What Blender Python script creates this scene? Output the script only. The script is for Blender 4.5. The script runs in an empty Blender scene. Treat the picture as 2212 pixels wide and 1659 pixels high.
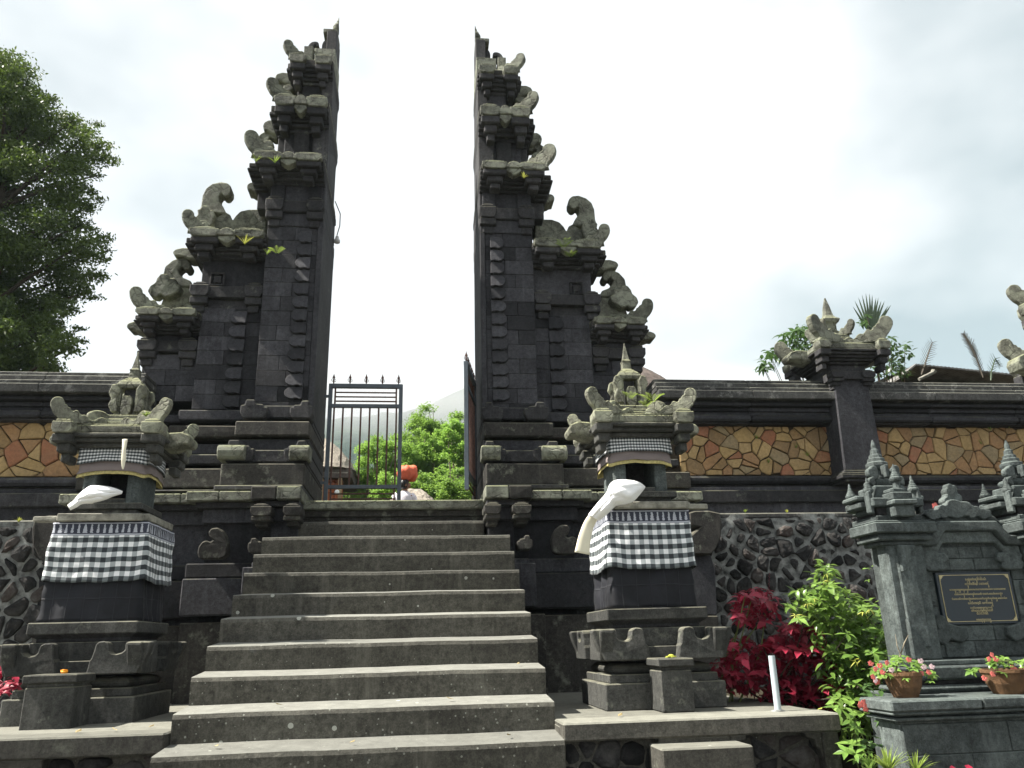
import bpy, bmesh, math, random
import numpy as np
from math import sin, cos, pi, radians, sqrt
from mathutils import Vector, Matrix, noise

# ---------------------------------------------------------------- camera
SC = bpy.context.scene
COL = SC.collection
FPX = 1704.0
yaw, pitch, roll = radians(6.76), radians(18.13), radians(-1.48)
FW = Vector((sin(yaw)*cos(pitch), cos(yaw)*cos(pitch), sin(pitch)))
R0 = Vector((cos(yaw), -sin(yaw), 0)); U0 = R0.cross(FW)
RT = cos(roll)*R0 + sin(roll)*U0; UP = -sin(roll)*R0 + cos(roll)*U0
CAM = Vector((0, 0, 1.6))
cd = bpy.data.cameras.new('camera'); cam = bpy.data.objects.new('camera', cd); COL.objects.link(cam)
cd.sensor_width = 36; cd.lens = 36*FPX/2212; cd.clip_end = 6000; cd.clip_start = 0.05
cam.matrix_world = Matrix(((RT.x, UP.x, -FW.x, 0), (RT.y, UP.y, -FW.y, 0), (RT.z, UP.z, -FW.z, 1.6), (0, 0, 0, 1)))
SC.camera = cam
SC.view_settings.view_transform = 'Standard'; SC.view_settings.look = 'None'
SC.view_settings.gamma = 1; SC.view_settings.use_curve_mapping = False
SC.view_settings.exposure = 1.6
SC.cycles.max_bounces = 6; SC.cycles.volume_bounces = 0
def at(px, py, Y):
    d = FW + RT*((px-1106)/FPX) - UP*((py-829.5)/FPX)
    return CAM + d*(Y/d.y)
# ---------------------------------------------------------------- light
SUN_EL, SUN_AZ = radians(51), radians(1.5)      # light comes from the left, a touch from the front
L = Vector((cos(SUN_EL)*cos(SUN_AZ), cos(SUN_EL)*sin(SUN_AZ), -sin(SUN_EL)))
sd = bpy.data.lights.new('sun', 'SUN'); sd.energy = 5.0; sd.angle = radians(1.2); sd.color = (1, .95, .86)
so = bpy.data.objects.new('sun', sd); COL.objects.link(so); so.rotation_euler = L.to_track_quat('-Z', 'Y').to_euler()
so.location = (-20, 0, 30)
W = bpy.data.worlds.new('World'); SC.world = W; W.use_nodes = True
nt = W.node_tree; nt.nodes.clear()
wo = nt.nodes.new('ShaderNodeOutputWorld'); sk = nt.nodes.new('ShaderNodeTexSky'); sk.sky_type = 'NISHITA'; sk.sun_disc = False
sk.sun_elevation = SUN_EL; sk.sun_rotation = math.atan2(-L.x, -L.y)
b1 = nt.nodes.new('ShaderNodeBackground'); b1.inputs[1].default_value = .05; nt.links.new(sk.outputs[0], b1.inputs[0])
b2 = nt.nodes.new('ShaderNodeBackground'); b2.inputs[1].default_value = 1.0
tc = nt.nodes.new('ShaderNodeTexCoord'); mp = nt.nodes.new('ShaderNodeMapping'); mp.inputs['Scale'].default_value = (1, 1, 1.7)
mp.inputs['Location'].default_value = (.35, .1, .2)
nt.links.new(tc.outputs['Generated'], mp.inputs[0])
n1 = nt.nodes.new('ShaderNodeTexNoise'); n1.inputs['Scale'].default_value = 1.5; n1.inputs['Detail'].default_value = 5; n1.inputs['Roughness'].default_value = .5
nt.links.new(mp.outputs[0], n1.inputs[0])
r1 = nt.nodes.new('ShaderNodeValToRGB'); nt.links.new(n1.outputs[0], r1.inputs[0])
r1.color_ramp.elements[0].position = .36; r1.color_ramp.elements[0].color = (.16, .188, .198, 1)
r1.color_ramp.elements[1].position = .51; r1.color_ramp.elements[1].color = (.355, .36, .365, 1)
nt.links.new(r1.outputs[0], b2.inputs[0])
mx = nt.nodes.new('ShaderNodeMixShader'); mx.inputs[0].default_value = .93
nt.links.new(b1.outputs[0], mx.inputs[1]); nt.links.new(b2.outputs[0], mx.inputs[2]); nt.links.new(mx.outputs[0], wo.inputs[0])

# ---------------------------------------------------------------- materials
class G:
    def __init__(s, name):
        s.m = bpy.data.materials.new(name); s.m.use_nodes = True; s.t = s.m.node_tree; s.t.nodes.clear()
        s.out = s.n('OutputMaterial'); s.p = s.n('BsdfPrincipled'); s.l(s.p, s.out.inputs[0])
        s.geo = s.n('NewGeometry')
    def n(s, k): return s.t.nodes.new('ShaderNode'+k)
    def l(s, a, b):
        if hasattr(a, 'outputs'): a = a.outputs[0]
        s.t.links.new(a, b)
    def set(s, inp, v):
        if isinstance(v, (int, float, tuple)): inp.default_value = v if not isinstance(v, tuple) or len(v) != 3 or inp.type == 'VECTOR' else (*v, 1)
        else: s.l(v, inp)
    def pos(s): return s.geo.outputs['Position']
    def map(s, v, scale=(1, 1, 1), loc=(0, 0, 0)):
        m = s.n('Mapping'); s.l(v, m.inputs[0]); m.inputs['Scale'].default_value = scale; m.inputs['Location'].default_value = loc; return m
    def noise(s, v, sc, det=4, ro=.6, dist=0):
        m = s.n('TexNoise'); s.l(v, m.inputs[0]); m.inputs['Scale'].default_value = sc; m.inputs['Detail'].default_value = det
        m.inputs['Roughness'].default_value = ro; m.inputs['Distortion'].default_value = dist; return m.outputs[0]
    def vor(s, v, sc, feat='F1'):
        m = s.n('TexVoronoi'); m.feature = feat; s.l(v, m.inputs['Vector']); m.inputs['Scale'].default_value = sc; return m
    def rng(s, v, a, b, c=0., d=1.):
        m = s.n('MapRange'); m.clamp = True; s.set(m.inputs[0], v)
        for i, x in enumerate((a, b, c, d)): m.inputs[i+1].default_value = x
        return m.outputs[0]
    def math(s, op, a, b=0., c=0.):
        m = s.n('Math'); m.operation = op; s.set(m.inputs[0], a); s.set(m.inputs[1], b); s.set(m.inputs[2], c); return m.outputs[0]
    def mix(s, f, a, b, bt='MIX'):
        m = s.n('Mix'); m.data_type = 'RGBA'; m.blend_type = bt; s.set(m.inputs[0], f); s.set(m.inputs[6], a); s.set(m.inputs[7], b); return m.outputs[2]
    def sep(s, v):
        m = s.n('SeparateXYZ'); s.l(v, m.inputs[0]); return m.outputs
    def rand(s): return s.n('ObjectInfo').outputs['Random']
    def vary(s, col, lo=.75, hi=1.25, r=None):
        f = s.rng(r if r is not None else s.rand(), 0, 1, lo, hi)
        m = s.n('VectorMath'); m.operation = 'SCALE'; s.set(m.inputs[0], col); s.l(f, m.inputs['Scale']); return m.outputs[0]
    def bump(s, h, st=.5, d=.02):
        b = s.n('Bump'); b.inputs['Strength'].default_value = st; b.inputs['Distance'].default_value = d; s.l(h, b.inputs['Height']); s.l(b, s.p.inputs['Normal'])
    def fin(s, col, rough=.8, spec=.3):
        s.set(s.p.inputs['Base Color'], col); s.set(s.p.inputs['Roughness'], rough); s.p.inputs['Specular IOR Level'].default_value = spec; return s.m

def stone(name, dk, lt, moss=(.13, .13, .075), up=.6, lich=.15, lcol=(.23, .24, .19), specks=0, sc=1., bmp=.6, rough=.85, tread=None, rv=(.78, 1.28), carve=0):
    g = G(name); P = g.pos()
    a = g.rng(g.noise(P, 1.7*sc, 7, .68), .32, .68)
    c = g.mix(a, dk, lt)
    f = g.math('MULTIPLY', g.rng(g.noise(P, 24*sc, 7, .8), .3, .7, .42, 1.68), g.rng(g.noise(P, 95*sc, 3, .7), .3, .7, .72, 1.3))
    c = g.mix(1., c, f, 'MULTIPLY')
    st = g.rng(g.noise(g.map(P, (5, 5, .55)), 1.6, 5, .7), .55, .72)
    c = g.mix(g.math('MULTIPLY', st, .35), c, tuple(min(1, x*2.3) for x in lt))
    # thin pale scratches / efflorescence
    e = g.rng(g.noise(g.map(P, (1.3, 1.3, 1)), 3.3, 9, .8, .6), .62, .74)
    c = g.mix(g.math('MULTIPLY', e, .45), c, (.16, .17, .18))
    # lichen on everything weathered, moss on upward faces (growth follows the stone's own faces)
    ln = g.noise(P, 6.5*sc, 8, .72)
    c = g.mix(g.math('MULTIPLY', g.rng(ln, .62-.3*lich, .74-.25*lich), min(1, .35+lich)), c, lcol)
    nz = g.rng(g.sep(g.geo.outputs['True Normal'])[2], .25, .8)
    mo = g.math('MULTIPLY', nz, g.rng(g.noise(P, 4.2*sc, 6, .7), .5-.28*up, .62-.15*up))
    c = g.mix(g.math('MULTIPLY', mo, min(1, up*1.3)), c, moss)
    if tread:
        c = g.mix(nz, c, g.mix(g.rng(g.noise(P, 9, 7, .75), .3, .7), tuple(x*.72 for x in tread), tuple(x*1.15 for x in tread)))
    if specks:
        v = g.vor(P, 7.5); w = g.noise(P, 31, 3, .6)
        d = g.math('ADD', v.outputs['Distance'], g.math('MULTIPLY', g.math('SUBTRACT', w, .5), .05))
        rr = g.sep(v.outputs['Color'])[0]
        rad = g.rng(rr, .55, 1., -.01, .14*specks)
        c = g.mix(g.math('MULTIPLY', g.math('LESS_THAN', d, rad), .75), c, (.42, .43, .38))
        v = g.vor(P, 26.); rr = g.sep(v.outputs['Color'])[1]
        c = g.mix(g.math('MULTIPLY', g.math('LESS_THAN', v.outputs['Distance'], g.rng(rr, .62, 1., -.01, .2*specks)), .5), c, (.36, .37, .32))
    c = g.vary(c, *rv)
    h = g.math('ADD', g.noise(P, 55*sc, 6, .8), g.math('MULTIPLY', g.noise(P, 9*sc, 5, .7), 1.2))
    if carve:                                    # chiselled leaf relief: bump, plus groove shade put into the colour
        q = g.n('VectorMath'); q.operation = 'ADD'; g.l(P, q.inputs[0]); nn = g.n('TexNoise'); g.l(P, nn.inputs[0]); nn.inputs['Scale'].default_value = 7
        q2 = g.n('VectorMath'); q2.operation = 'SCALE'; g.l(nn.outputs['Color'], q2.inputs[0]); q2.inputs['Scale'].default_value = .12; g.l(q2, q.inputs[1])
        v = g.vor(q.outputs[0], carve, 'DISTANCE_TO_EDGE'); e = g.math('MAXIMUM', g.rng(v.outputs['Distance'], .0, .07), g.rng(g.noise(P, 5, 3, .6), .42, .56))
        c = g.mix(1., c, g.rng(e, 0, 1, .62, 1.04), 'MULTIPLY'); h = g.math('ADD', h, g.math('MULTIPLY', e, .8))
    g.bump(h, bmp, .012)
    return g.fin(c, rough, .25)

M = {}
M['dark'] = stone('dark_stone', (.018, .018, .020), (.042, .041, .043), up=.45, lich=.10)
M['body'] = stone('block_stone', (.016, .016, .019), (.036, .036, .040), up=.25, lich=.04, lcol=(.1, .1, .1), rv=(.62, 1.75))
M['base'] = stone('base_stone', (.018, .017, .016), (.044, .041, .036), up=.6, lich=.22, moss=(.10, .095, .07))
M['moss'] = stone('mossy_stone', (.052, .054, .046), (.12, .12, .095), up=.75, lich=.62, lcol=(.20, .21, .165), moss=(.2, .21, .12), bmp=.95, carve=8.5)
M['shrine'] = stone('shrine_stone', (.022, .023, .022), (.058, .058, .053), up=.5, lich=.14, moss=(.17, .165, .12))
M['roofst'] = stone('shrine_roof_stone', (.065, .066, .054), (.16, .16, .125), up=.8, lich=.5, lcol=(.26, .27, .2), moss=(.24, .245, .14), bmp=1., carve=13)
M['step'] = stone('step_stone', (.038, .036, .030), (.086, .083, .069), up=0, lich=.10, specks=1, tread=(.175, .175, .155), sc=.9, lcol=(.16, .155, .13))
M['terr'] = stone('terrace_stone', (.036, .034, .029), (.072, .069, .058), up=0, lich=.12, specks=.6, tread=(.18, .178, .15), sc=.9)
M['mon'] = stone('monument_stone', (.034, .042, .042), (.094, .109, .105), up=.25, lich=.10, lcol=(.17, .2, .2), moss=(.15, .18, .16))
M['coping'] = stone('coping_stone', (.026, .026, .026), (.06, .06, .057), up=.7, lich=.28, lcol=(.3, .3, .28), moss=(.16, .16, .13))

def plain(name, col, rough=.7, spec=.3, amt=.25, sc=8, bmp=.2, rnd=0, metal=0):
    g = G(name); P = g.pos()
    f = g.rng(g.noise(P, sc, 5, .6), .3, .7, 1-amt, 1+amt)
    c = g.mix(1., col, f, 'MULTIPLY')
    if rnd: c = g.vary(c, 1-rnd, 1+rnd)
    g.bump(g.noise(P, sc*6, 5, .7), bmp, .01); g.p.inputs['Metallic'].default_value = metal
    return g.fin(c, rough, spec)
def flag_mat():
    g = G('flagstone'); P = g.pos(); r = g.n('ObjectInfo')
    rp = g.n('ValToRGB'); g.l(r.outputs['Random'], rp.inputs[0]); e = rp.color_ramp.elements
    e[0].position = 0; e[0].color = (.27, .17, .075, 1); e[1].position = 1; e[1].color = (.2, .135, .07, 1)
    for p, c in ((.12, (.38, .26, .11)), (.26, (.30, .125, .065)), (.34, (.42, .29, .13)), (.5, (.24, .155, .075)), (.6, (.33, .19, .09)), (.72, (.40, .28, .13)), (.84, (.27, .21, .12)), (.94, (.33, .14, .08))):
        x = e.new(p); x.color = (*c, 1)
    rp.color_ramp.interpolation = 'CONSTANT'
    f = g.rng(g.noise(P, 7, 7, .72), .3, .72)
    c = g.mix(g.math('MULTIPLY', f, .5), rp.outputs[0], (.15, .11, .065))
    c = g.mix(g.math('MULTIPLY', g.rng(g.noise(P, 3.1, 6, .7), .5, .66), .5), c, (.31, .21, .10))
    c = g.mix(1., c, g.rng(g.noise(P, 33, 5, .7), .3, .7, .75, 1.25), 'MULTIPLY')
    g.bump(g.math('ADD', g.noise(P, 40, 6, .75), g.noise(P, 9, 4, .6)), .55, .012)
    return g.fin(c, .8, .25)
M['flag'] = flag_mat()
def lava_mat():
    g = G('lava_rock'); P = g.pos(); r = g.n('ObjectInfo').outputs['Random']
    c = g.mix(g.rng(r, .7, 1.), (.027, .027, .028), (.05, .038, .033))
    c = g.mix(g.rng(g.noise(P, 9, 7, .75), .42, .7), c, (.085, .082, .078))
    c = g.vary(c, .6, 1.5, g.n('ObjectInfo').outputs['Random'])
    g.bump(g.math('ADD', g.noise(P, 60, 6, .8), g.math('MULTIPLY', g.noise(P, 14, 5, .7), 1.6)), .9, .02)
    return g.fin(c, .95, .12)
M['lava'] = lava_mat()
M['mortar'] = plain('mortar', (.19, .197, .188), .95, .15, .85, 11, 1.)
M['grout'] = plain('dark_grout', (.045, .036, .026), .9, .1, .3, 6, .5)
M['ground'] = plain('ground_paving', (.10, .098, .085), .9, .2, .4, 2, .6)
M['soil'] = plain('garden_soil', (.035, .03, .02), .95, .1, .5, 9, .9)
M['litter'] = plain('dry_leaf', (.30, .24, .12), .8, .2, .4, 30, .3)
M['grass'] = plain('far_ground', (.05, .07, .02), .95, .1, .5, .6, .5)
M['iron'] = plain('painted_iron', (.045, .06, .075), .45, .5, .3, 12, .15)
M['rust'] = plain('rusty_iron', (.085, .045, .035), .75, .3, .5, 25, .3)
M['pvc'] = plain('pvc', (.42, .48, .51), .4, .5, .05, 5, .02)
M['wood'] = plain('weathered_wood', (.23, .225, .19), .9, .2, .5, 14, .9)
M['brick'] = plain('orange_brick', (.36, .12, .055), .85, .2, .3, 10, .3, rnd=.25)
M['timber'] = plain('pale_timber', (.33, .24, .14), .8, .2, .25, 10, .3)
M['thatch'] = plain('thatch', (.27, .24, .20), .95, .1, .4, 18, 1.)
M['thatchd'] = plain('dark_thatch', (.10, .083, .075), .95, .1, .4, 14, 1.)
M['tin'] = plain('corrugated_tin', (.13, .125, .115), .6, .4, .5, 6, .3)
M['terracotta'] = plain('terracotta', (.12, .068, .036), .9, .2, .6, 9, .6)
M['gold'] = plain('gold_paint', (.42, .36, .19), .45, .5, .2, 20, .1)
M['plaque'] = plain('plaque_granite', (.022, .032, .040), .2, .3, .15, 4, .0)
M['white'] = plain('white_cloth', (.83, .83, .82), .85, .2, .04, 6, .1)
M['cream'] = plain('cream_cloth', (.68, .65, .52), .85, .2, .06, 6, .1)
M['greyc'] = plain('grey_cloth', (.20, .17, .165), .85, .2, .1, 8, .1)
M['fringe'] = plain('gold_fringe', (.46, .40, .17), .85, .2, .35, 60, .4)
def blackcloth():
    g = G('black_cloth'); P = g.pos()
    c = g.mix(g.rng(g.noise(P, 3, 4, .6), .35, .65), (.006, .0065, .009), (.015, .016, .021))
    uv = g.n('UVMap'); x, y, _ = g.sep(uv.outputs[0])
    fx = g.math('ABSOLUTE', g.math('SUBTRACT', g.math('FRACT', g.math('MULTIPLY', x, 9.)), .5))
    fy = g.math('ABSOLUTE', g.math('SUBTRACT', g.math('FRACT', g.math('MULTIPLY', y, 6.)), .5))
    h = g.math('MAXIMUM', g.rng(fx, .46, .5), g.rng(fy, .46, .5))
    c = g.mix(g.math('MULTIPLY', h, .3), c, (.05, .053, .063))
    g.bump(g.math('ADD', h, g.noise(P, 12, 4, .6)), .5, .01)
    g.p.inputs['Sheen Weight'].default_value = .04
    return g.fin(c, .6, .22)
M['black'] = blackcloth()
def poleng(name, per, band=0., H=0.):
    g = G(name); uv = g.n('UVMap'); x, y, _ = g.sep(uv.outputs[0]); P = g.pos()
    su = g.math('LESS_THAN', g.math('FRACT', g.math('DIVIDE', x, per)), .5)
    sv = g.math('LESS_THAN', g.math('FRACT', g.math('DIVIDE', y, per)), .5)
    light = g.mix(su, (.76, .77, .78), (.33, .36, .37)); dark = g.mix(su, (.12, .14, .145), (.016, .021, .026))
    c = g.mix(sv, light, dark)
    if band:
        v = g.math('DIVIDE', g.math('SUBTRACT', y, H-band), band)      # 0..1 in band
        cell = .046; cx = g.math('SUBTRACT', g.math('FRACT', g.math('DIVIDE', x, cell)), .5)
        idn = g.math('FLOOR', g.math('DIVIDE', x, cell))
        cx = g.math('ADD', g.math('ABSOLUTE', cx), g.math('MULTIPLY', g.math('SUBTRACT', g.noise(g.map(uv.outputs[0], (150, 90, 1)), 1, 3, .6), .5), .5))
        yy = g.rng(v, .2, .86)
        wide = g.math('MULTIPLY', g.math('LESS_THAN', g.math('MODULO', g.math('ADD', idn, 400.), 4.), .5), .12)
        wid = g.math('ADD', g.math('MULTIPLY', g.math('POWER', g.math('SUBTRACT', 1., yy), .6), g.math('ADD', .17, wide)), .05)
        fig = g.math('MULTIPLY', g.math('LESS_THAN', cx, wid), g.math('MULTIPLY', g.math('GREATER_THAN', v, .2), g.math('LESS_THAN', v, .84)))
        line = g.math('ADD', g.math('MULTIPLY', g.math('GREATER_THAN', v, .02), g.math('LESS_THAN', v, .12)), g.math('MULTIPLY', g.math('GREATER_THAN', v, .87), g.math('LESS_THAN', v, .95)))
        bc = g.mix(g.math('MINIMUM', 1., g.math('ADD', fig, line)), (.022, .026, .045), (.38, .40, .45))
        c = g.mix(g.math('GREATER_THAN', v, 0.), c, bc)
    c = g.mix(1., c, g.rng(g.noise(P, 18, 4, .6), .3, .7, .93, 1.05), 'MULTIPLY')
    g.bump(g.noise(P, 9, 3, .6), .25, .01); g.p.inputs['Sheen Weight'].default_value = .1
    return g.fin(c, .6, .35)
M['poleng'] = poleng('checked_cloth', .0745, .105, .455)
M['poleng_s'] = poleng('small_checked_cloth', .0245)
def leafmat(name, a, b, rough=.45, tr=.25, veins=False):
    g = G(name); P = g.pos()
    r = g.n('ObjectInfo').outputs['Random']
    c = g.mix(g.rng(g.math('ADD', g.noise(P, 2.3, 3, .6), g.math('MULTIPLY', g.noise(P, 31, 2, .5), .6)), .55, 1.05), a, b)
    c = g.vary(c, .75, 1.3, r)
    g.set(g.p.inputs['Base Color'], c); g.p.inputs['Roughness'].default_value = rough; g.p.inputs['Specular IOR Level'].default_value = .4
    t = g.n('BsdfTranslucent'); g.set(t.inputs[0], g.mix(.5, c, tuple(min(1, x*1.7) for x in b)))
    m = g.n('MixShader'); m.inputs[0].default_value = tr; g.l(g.p, m.inputs[1]); g.l(t, m.inputs[2]); g.l(m, g.out.inputs[0])
    return g.m
M['leaf_big'] = leafmat('big_tree_leaf', (.017, .034, .008), (.085, .125, .022), .5, .3)
M['leaf_far'] = leafmat('feathery_leaf', (.09, .18, .03), (.24, .38, .07), .6, .45)
M['leaf_far2'] = leafmat('pale_feathery_leaf', (.12, .19, .06), (.24, .33, .11), .6, .45)
M['leaf_shrub'] = leafmat('shrub_leaf', (.09, .18, .035), (.22, .34, .075), .3, .35)
M['leaf_yel'] = leafmat('yellow_flower_petal', (.40, .42, .06), (.5, .52, .12), .5, .3)
M['leaf_red'] = leafmat('maroon_leaf', (.12, .006, .018), (.36, .02, .052), .5, .2)
M['leaf_dk'] = leafmat('dark_broad_leaf', (.03, .065, .02), (.07, .13, .035), .35, .3)
M['leaf_palm'] = leafmat('palm_blade', (.05, .08, .045), (.10, .14, .08), .5, .2)
M['leaf_dry'] = leafmat('dry_frond', (.05, .045, .035), (.10, .085, .065), .8, .1)
M['fern'] = leafmat('fern_leaf', (.12, .2, .04), (.27, .35, .07), .6, .35)
M['bloom'] = plain('coral_petal', (.75, .20, .17), .5, .3, .2, 20, .05, rnd=.2)
M['bloomw'] = plain('pale_petal', (.8, .6, .62), .5, .3, .1, 20, .05)
M['orange'] = plain('orange_petal', (.85, .32, .02), .6, .3, .2, 40, .2)
M['bark'] = plain('pale_bark', (.22, .19, .14), .9, .2, .4, 9, .8)
M['barkd'] = plain('dark_bark', (.05, .04, .03), .9, .2, .4, 9, .8)
M['stem'] = plain('green_stem', (.12, .15, .05), .7, .3, .3, 9, .2)
M['skin'] = plain('skin', (.28, .14, .085), .55, .4, .08, 10, .05)
M['hair'] = plain('black_hair', (.008, .007, .007), .45, .5, .3, 40, .3)
M['blouse'] = plain('white_blouse', (.78, .74, .78), .8, .2, .1, 30, .1)
M['sarong'] = plain('brown_sarong', (.12, .05, .03), .8, .2, .4, 30, .1)
M['bundle'] = plain('orange_cloth', (.72, .15, .075), .6, .3, .15, 9, .5)
M['lampglass'] = plain('lamp_glass', (.5, .5, .5), .2, .5, .05, 5, 0)
M['cable'] = plain('black_cable', (.02, .02, .02), .6, .3, .1, 5, 0)

# ---------------------------------------------------------------- geometry helpers
class MB:
    def __init__(s): s.v = []; s.f = []
    def add(s, vs, fs):
        b = len(s.v); s.v += [tuple(p) for p in vs]; s.f += [tuple(i+b for i in f) for f in fs]; return s
    def box(s, x0, x1, y0, y1, z0, z1, t=0., tx=None, ty=None):
        """t: inset of the top (taper)"""
        x0, x1 = min(x0, x1), max(x0, x1); y0, y1 = min(y0, y1), max(y0, y1); z0, z1 = min(z0, z1), max(z0, z1)
        a = t if tx is None else tx; b = t if ty is None else ty
        return s.add([(x0, y0, z0), (x1, y0, z0), (x1, y1, z0), (x0, y1, z0), (x0+a, y0+b, z1), (x1-a, y0+b, z1), (x1-a, y1-b, z1), (x0+a, y1-b, z1)],
                     [(0, 3, 2, 1), (4, 5, 6, 7), (0, 1, 5, 4), (1, 2, 6, 5), (2, 3, 7, 6), (3, 0, 4, 7)])
    def prism(s, pts, O, A, B, N, t):
        """outline pts (a,b) in plane O+a*A+b*B, extruded along N by t"""
        O, A, B, N = map(Vector, (O, A, B, N)); n = len(pts)
        f = [O+A*p[0]+B*p[1] for p in pts]; k = [q+N*t for q in f]
        return s.add(f+k, [tuple(range(n)), tuple(range(2*n-1, n-1, -1))]+[(i, i+n, (i+1) % n+n, (i+1) % n) for i in range(n)])
    def lathe(s, cx, cy, prof, n=12, sq=False, a0=0., a1=2*pi):
        full = abs(a1-a0-2*pi) < 1e-6; m = n if full else n+1
        vs = []
        for r, z in prof:
            for i in range(m):
                a = a0+(a1-a0)*i/n + (pi/4 if sq else 0)
                vs.append((cx+r*cos(a), cy+r*sin(a), z))
        fs = []
        for j in range(len(prof)-1):
            for i in range(n):
                k = (i+1) % m
                fs.append((j*m+i, j*m+k, (j+1)*m+k, (j+1)*m+i))
        fs.append(tuple(range(m))[::-1]); fs.append(tuple((len(prof)-1)*m+i for i in range(m)))
        if not full:
            fs.append(tuple(j*m for j in range(len(prof)))); fs.append(tuple(j*m+m-1 for j in range(len(prof)))[::-1])
        return s.add(vs, fs)
    def tube(s, pts, rad, n=6, flat=1.):
        pts = [Vector(p) for p in pts]; vs = []; up = Vector((.13, .21, .97))
        for i, p in enumerate(pts):
            t = (pts[min(i+1, len(pts)-1)]-pts[max(i-1, 0)]).normalized()
            if abs(t.dot(up)) > .97: up = Vector((1, .1, .1))
            a = t.cross(up).normalized(); b = a.cross(t)
            r = rad[i] if isinstance(rad, (list, tuple)) else rad
            for k in range(n):
                w = 2*pi*k/n; vs.append(p+a*(cos(w)*r)+b*(sin(w)*r*flat))
        fs = [(j*n+k, j*n+(k+1) % n, (j+1)*n+(k+1) % n, (j+1)*n+k) for j in range(len(pts)-1) for k in range(n)]
        fs += [tuple(range(n))[::-1], tuple((len(pts)-1)*n+k for k in range(n))]
        return s.add(vs, fs)
    def mesh(s, name, bev=0., smooth=False, jit=0.):
        bm = bmesh.new(); vv = [bm.verts.new(p) for p in s.v]
        for f in s.f:
            if len(set(f)) > 2:
                try: bm.faces.new([vv[i] for i in f])
                except ValueError: pass
        bmesh.ops.recalc_face_normals(bm, faces=bm.faces)
        if bev:
            ed = [e for e in bm.edges if len(e.link_faces) == 2 and e.calc_face_angle(0) > .5]
            bmesh.ops.bevel(bm, geom=ed, offset=bev, segments=1, affect='EDGES', clamp_overlap=True)
        if jit:
            for v in bm.verts: v.co += Vector((noise.noise(v.co*7.3), noise.noise(v.co*7.3+Vector((9, 3, 1))), noise.noise(v.co*7.3+Vector((2, 7, 5)))))*jit
        me = bpy.data.meshes.new(name); bm.to_mesh(me); bm.free()
        if smooth:
            me.polygons.foreach_set('use_smooth', [True]*len(me.polygons))
        return me
    def build(s, name, mat, parent=None, bev=.006, smooth=False, jit=.004, **kw):
        me = s.mesh(name, bev, smooth, jit); return link(name, me, mat, parent, **kw)
def link(name, me, mat, parent=None, kind=None, label=None, cat=None, group=None):
    if mat is not None and not me.materials: me.materials.append(M[mat] if isinstance(mat, str) else mat)
    o = bpy.data.objects.new(name, me); COL.objects.link(o)
    if parent is not None:
        o.parent = parent; o.matrix_parent_inverse = parent_inv(parent)
    tag(o, label, cat, group, kind); return o
def parent_inv(p):
    return Matrix.Translation(-p.location) if p.type == 'EMPTY' else Matrix.Identity(4)   # part meshes are modelled in world space
def tag(o, label=None, cat=None, group=None, kind=None):
    if label: o['label'] = label
    if cat: o['category'] = cat
    if group: o['group'] = group
    if kind: o['kind'] = kind
    return o
def thing(name, label, cat, loc=(0, 0, 0), group=None, kind=None):
    o = bpy.data.objects.new(name, None); COL.objects.link(o); o.location = loc; o.empty_display_size = .1
    return tag(o, label, cat, group, kind)
def bx(name, mat, parent, *a, bev=.006, jit=.004, t=0., tx=None, ty=None, **kw):
    return MB().box(*a, t=t, tx=tx, ty=ty).build(name, mat, parent, bev=bev, jit=jit, **kw)
X, Y_, Z_ = Vector((1, 0, 0)), Vector((0, 1, 0)), Vector((0, 0, 1))
# ---------------------------------------------------------------- carved stone vocabulary
HORN = [(-1.2, 0), (-1.27, .28), (-1.12, .52), (-.9, .62), (-.66, .55), (-.5, .4), (-.3, .33), (-.12, .42), (.0, .6), (.2, .72), (.38, .66), (.48, .76), (.62, .98), (.76, 1.0), (.86, .9), (1., .94), (1.06, 1.14), (1.2, 1.18), (1.28, 1.36), (1.43, 1.4), (1.47, 1.62), (1.6, 1.84), (1.8, 1.92), (2.05, 1.87), (2.2, 1.7), (2.27, 1.45), (2.23, 1.16), (2.1, .86), (1.95, .6), (1.78, .42), (1.66, .14), (1.8, 0)]
CURL = [(0, 0), (.25, .3), (.4, .6), (.37, .86), (.22, 1.), (.1, .82), (-.02, .74), (-.2, .78), (-.33, 1.), (-.33, 1.3), (-.1, 1.57), (.3, 1.63), (.75, 1.5), (1.1, 1.2), (1.3, .8), (1.36, .3), (1.42, 0)]
def lobes(rx, rz, n=6, dep=.16, ph=0.):
    return [(rx*cos(a)*(1+dep*abs(sin(n*a/2+ph))-dep), rz*sin(a)*(1+dep*abs(sin(n*a/2+ph))-dep)) for a in [2*pi*i/30 for i in range(30)]]
def arch(w, h):
    return [(-w/2, 0), (-w/2, h*.5), (-w*.42, h*.62), (-w*.34, h*.66), (-w*.26, h*.86), (0, h), (w*.26, h*.86), (w*.34, h*.66), (w*.42, h*.62), (w/2, h*.5), (w/2, 0)]
def drop(w, h):
    return [(-w/2, 0), (w/2, 0), (w/2, -h*.45), (w*.36, -h*.5), (w*.32, -h*.72), (w*.16, -h*.8), (w*.12, -h), (-w*.12, -h), (-w*.16, -h*.8), (-w*.32, -h*.72), (-w*.36, -h*.5), (-w/2, -h*.45)]
def horn(parent, C, D, s, t, mat='moss', sx=1.12, back=1.75, name='horn'):
    """curled horn on a roof corner C, sweeping along horizontal direction D"""
    D = Vector(D).normalized(); N = D.cross(Z_)
    O = Vector(C)-D*(back*s*sx)-N*(t/2)
    return MB().prism(HORN, O, D*s*sx, Z_*s, N, t).build(name, mat, parent, bev=min(.008, t*.1))
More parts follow.
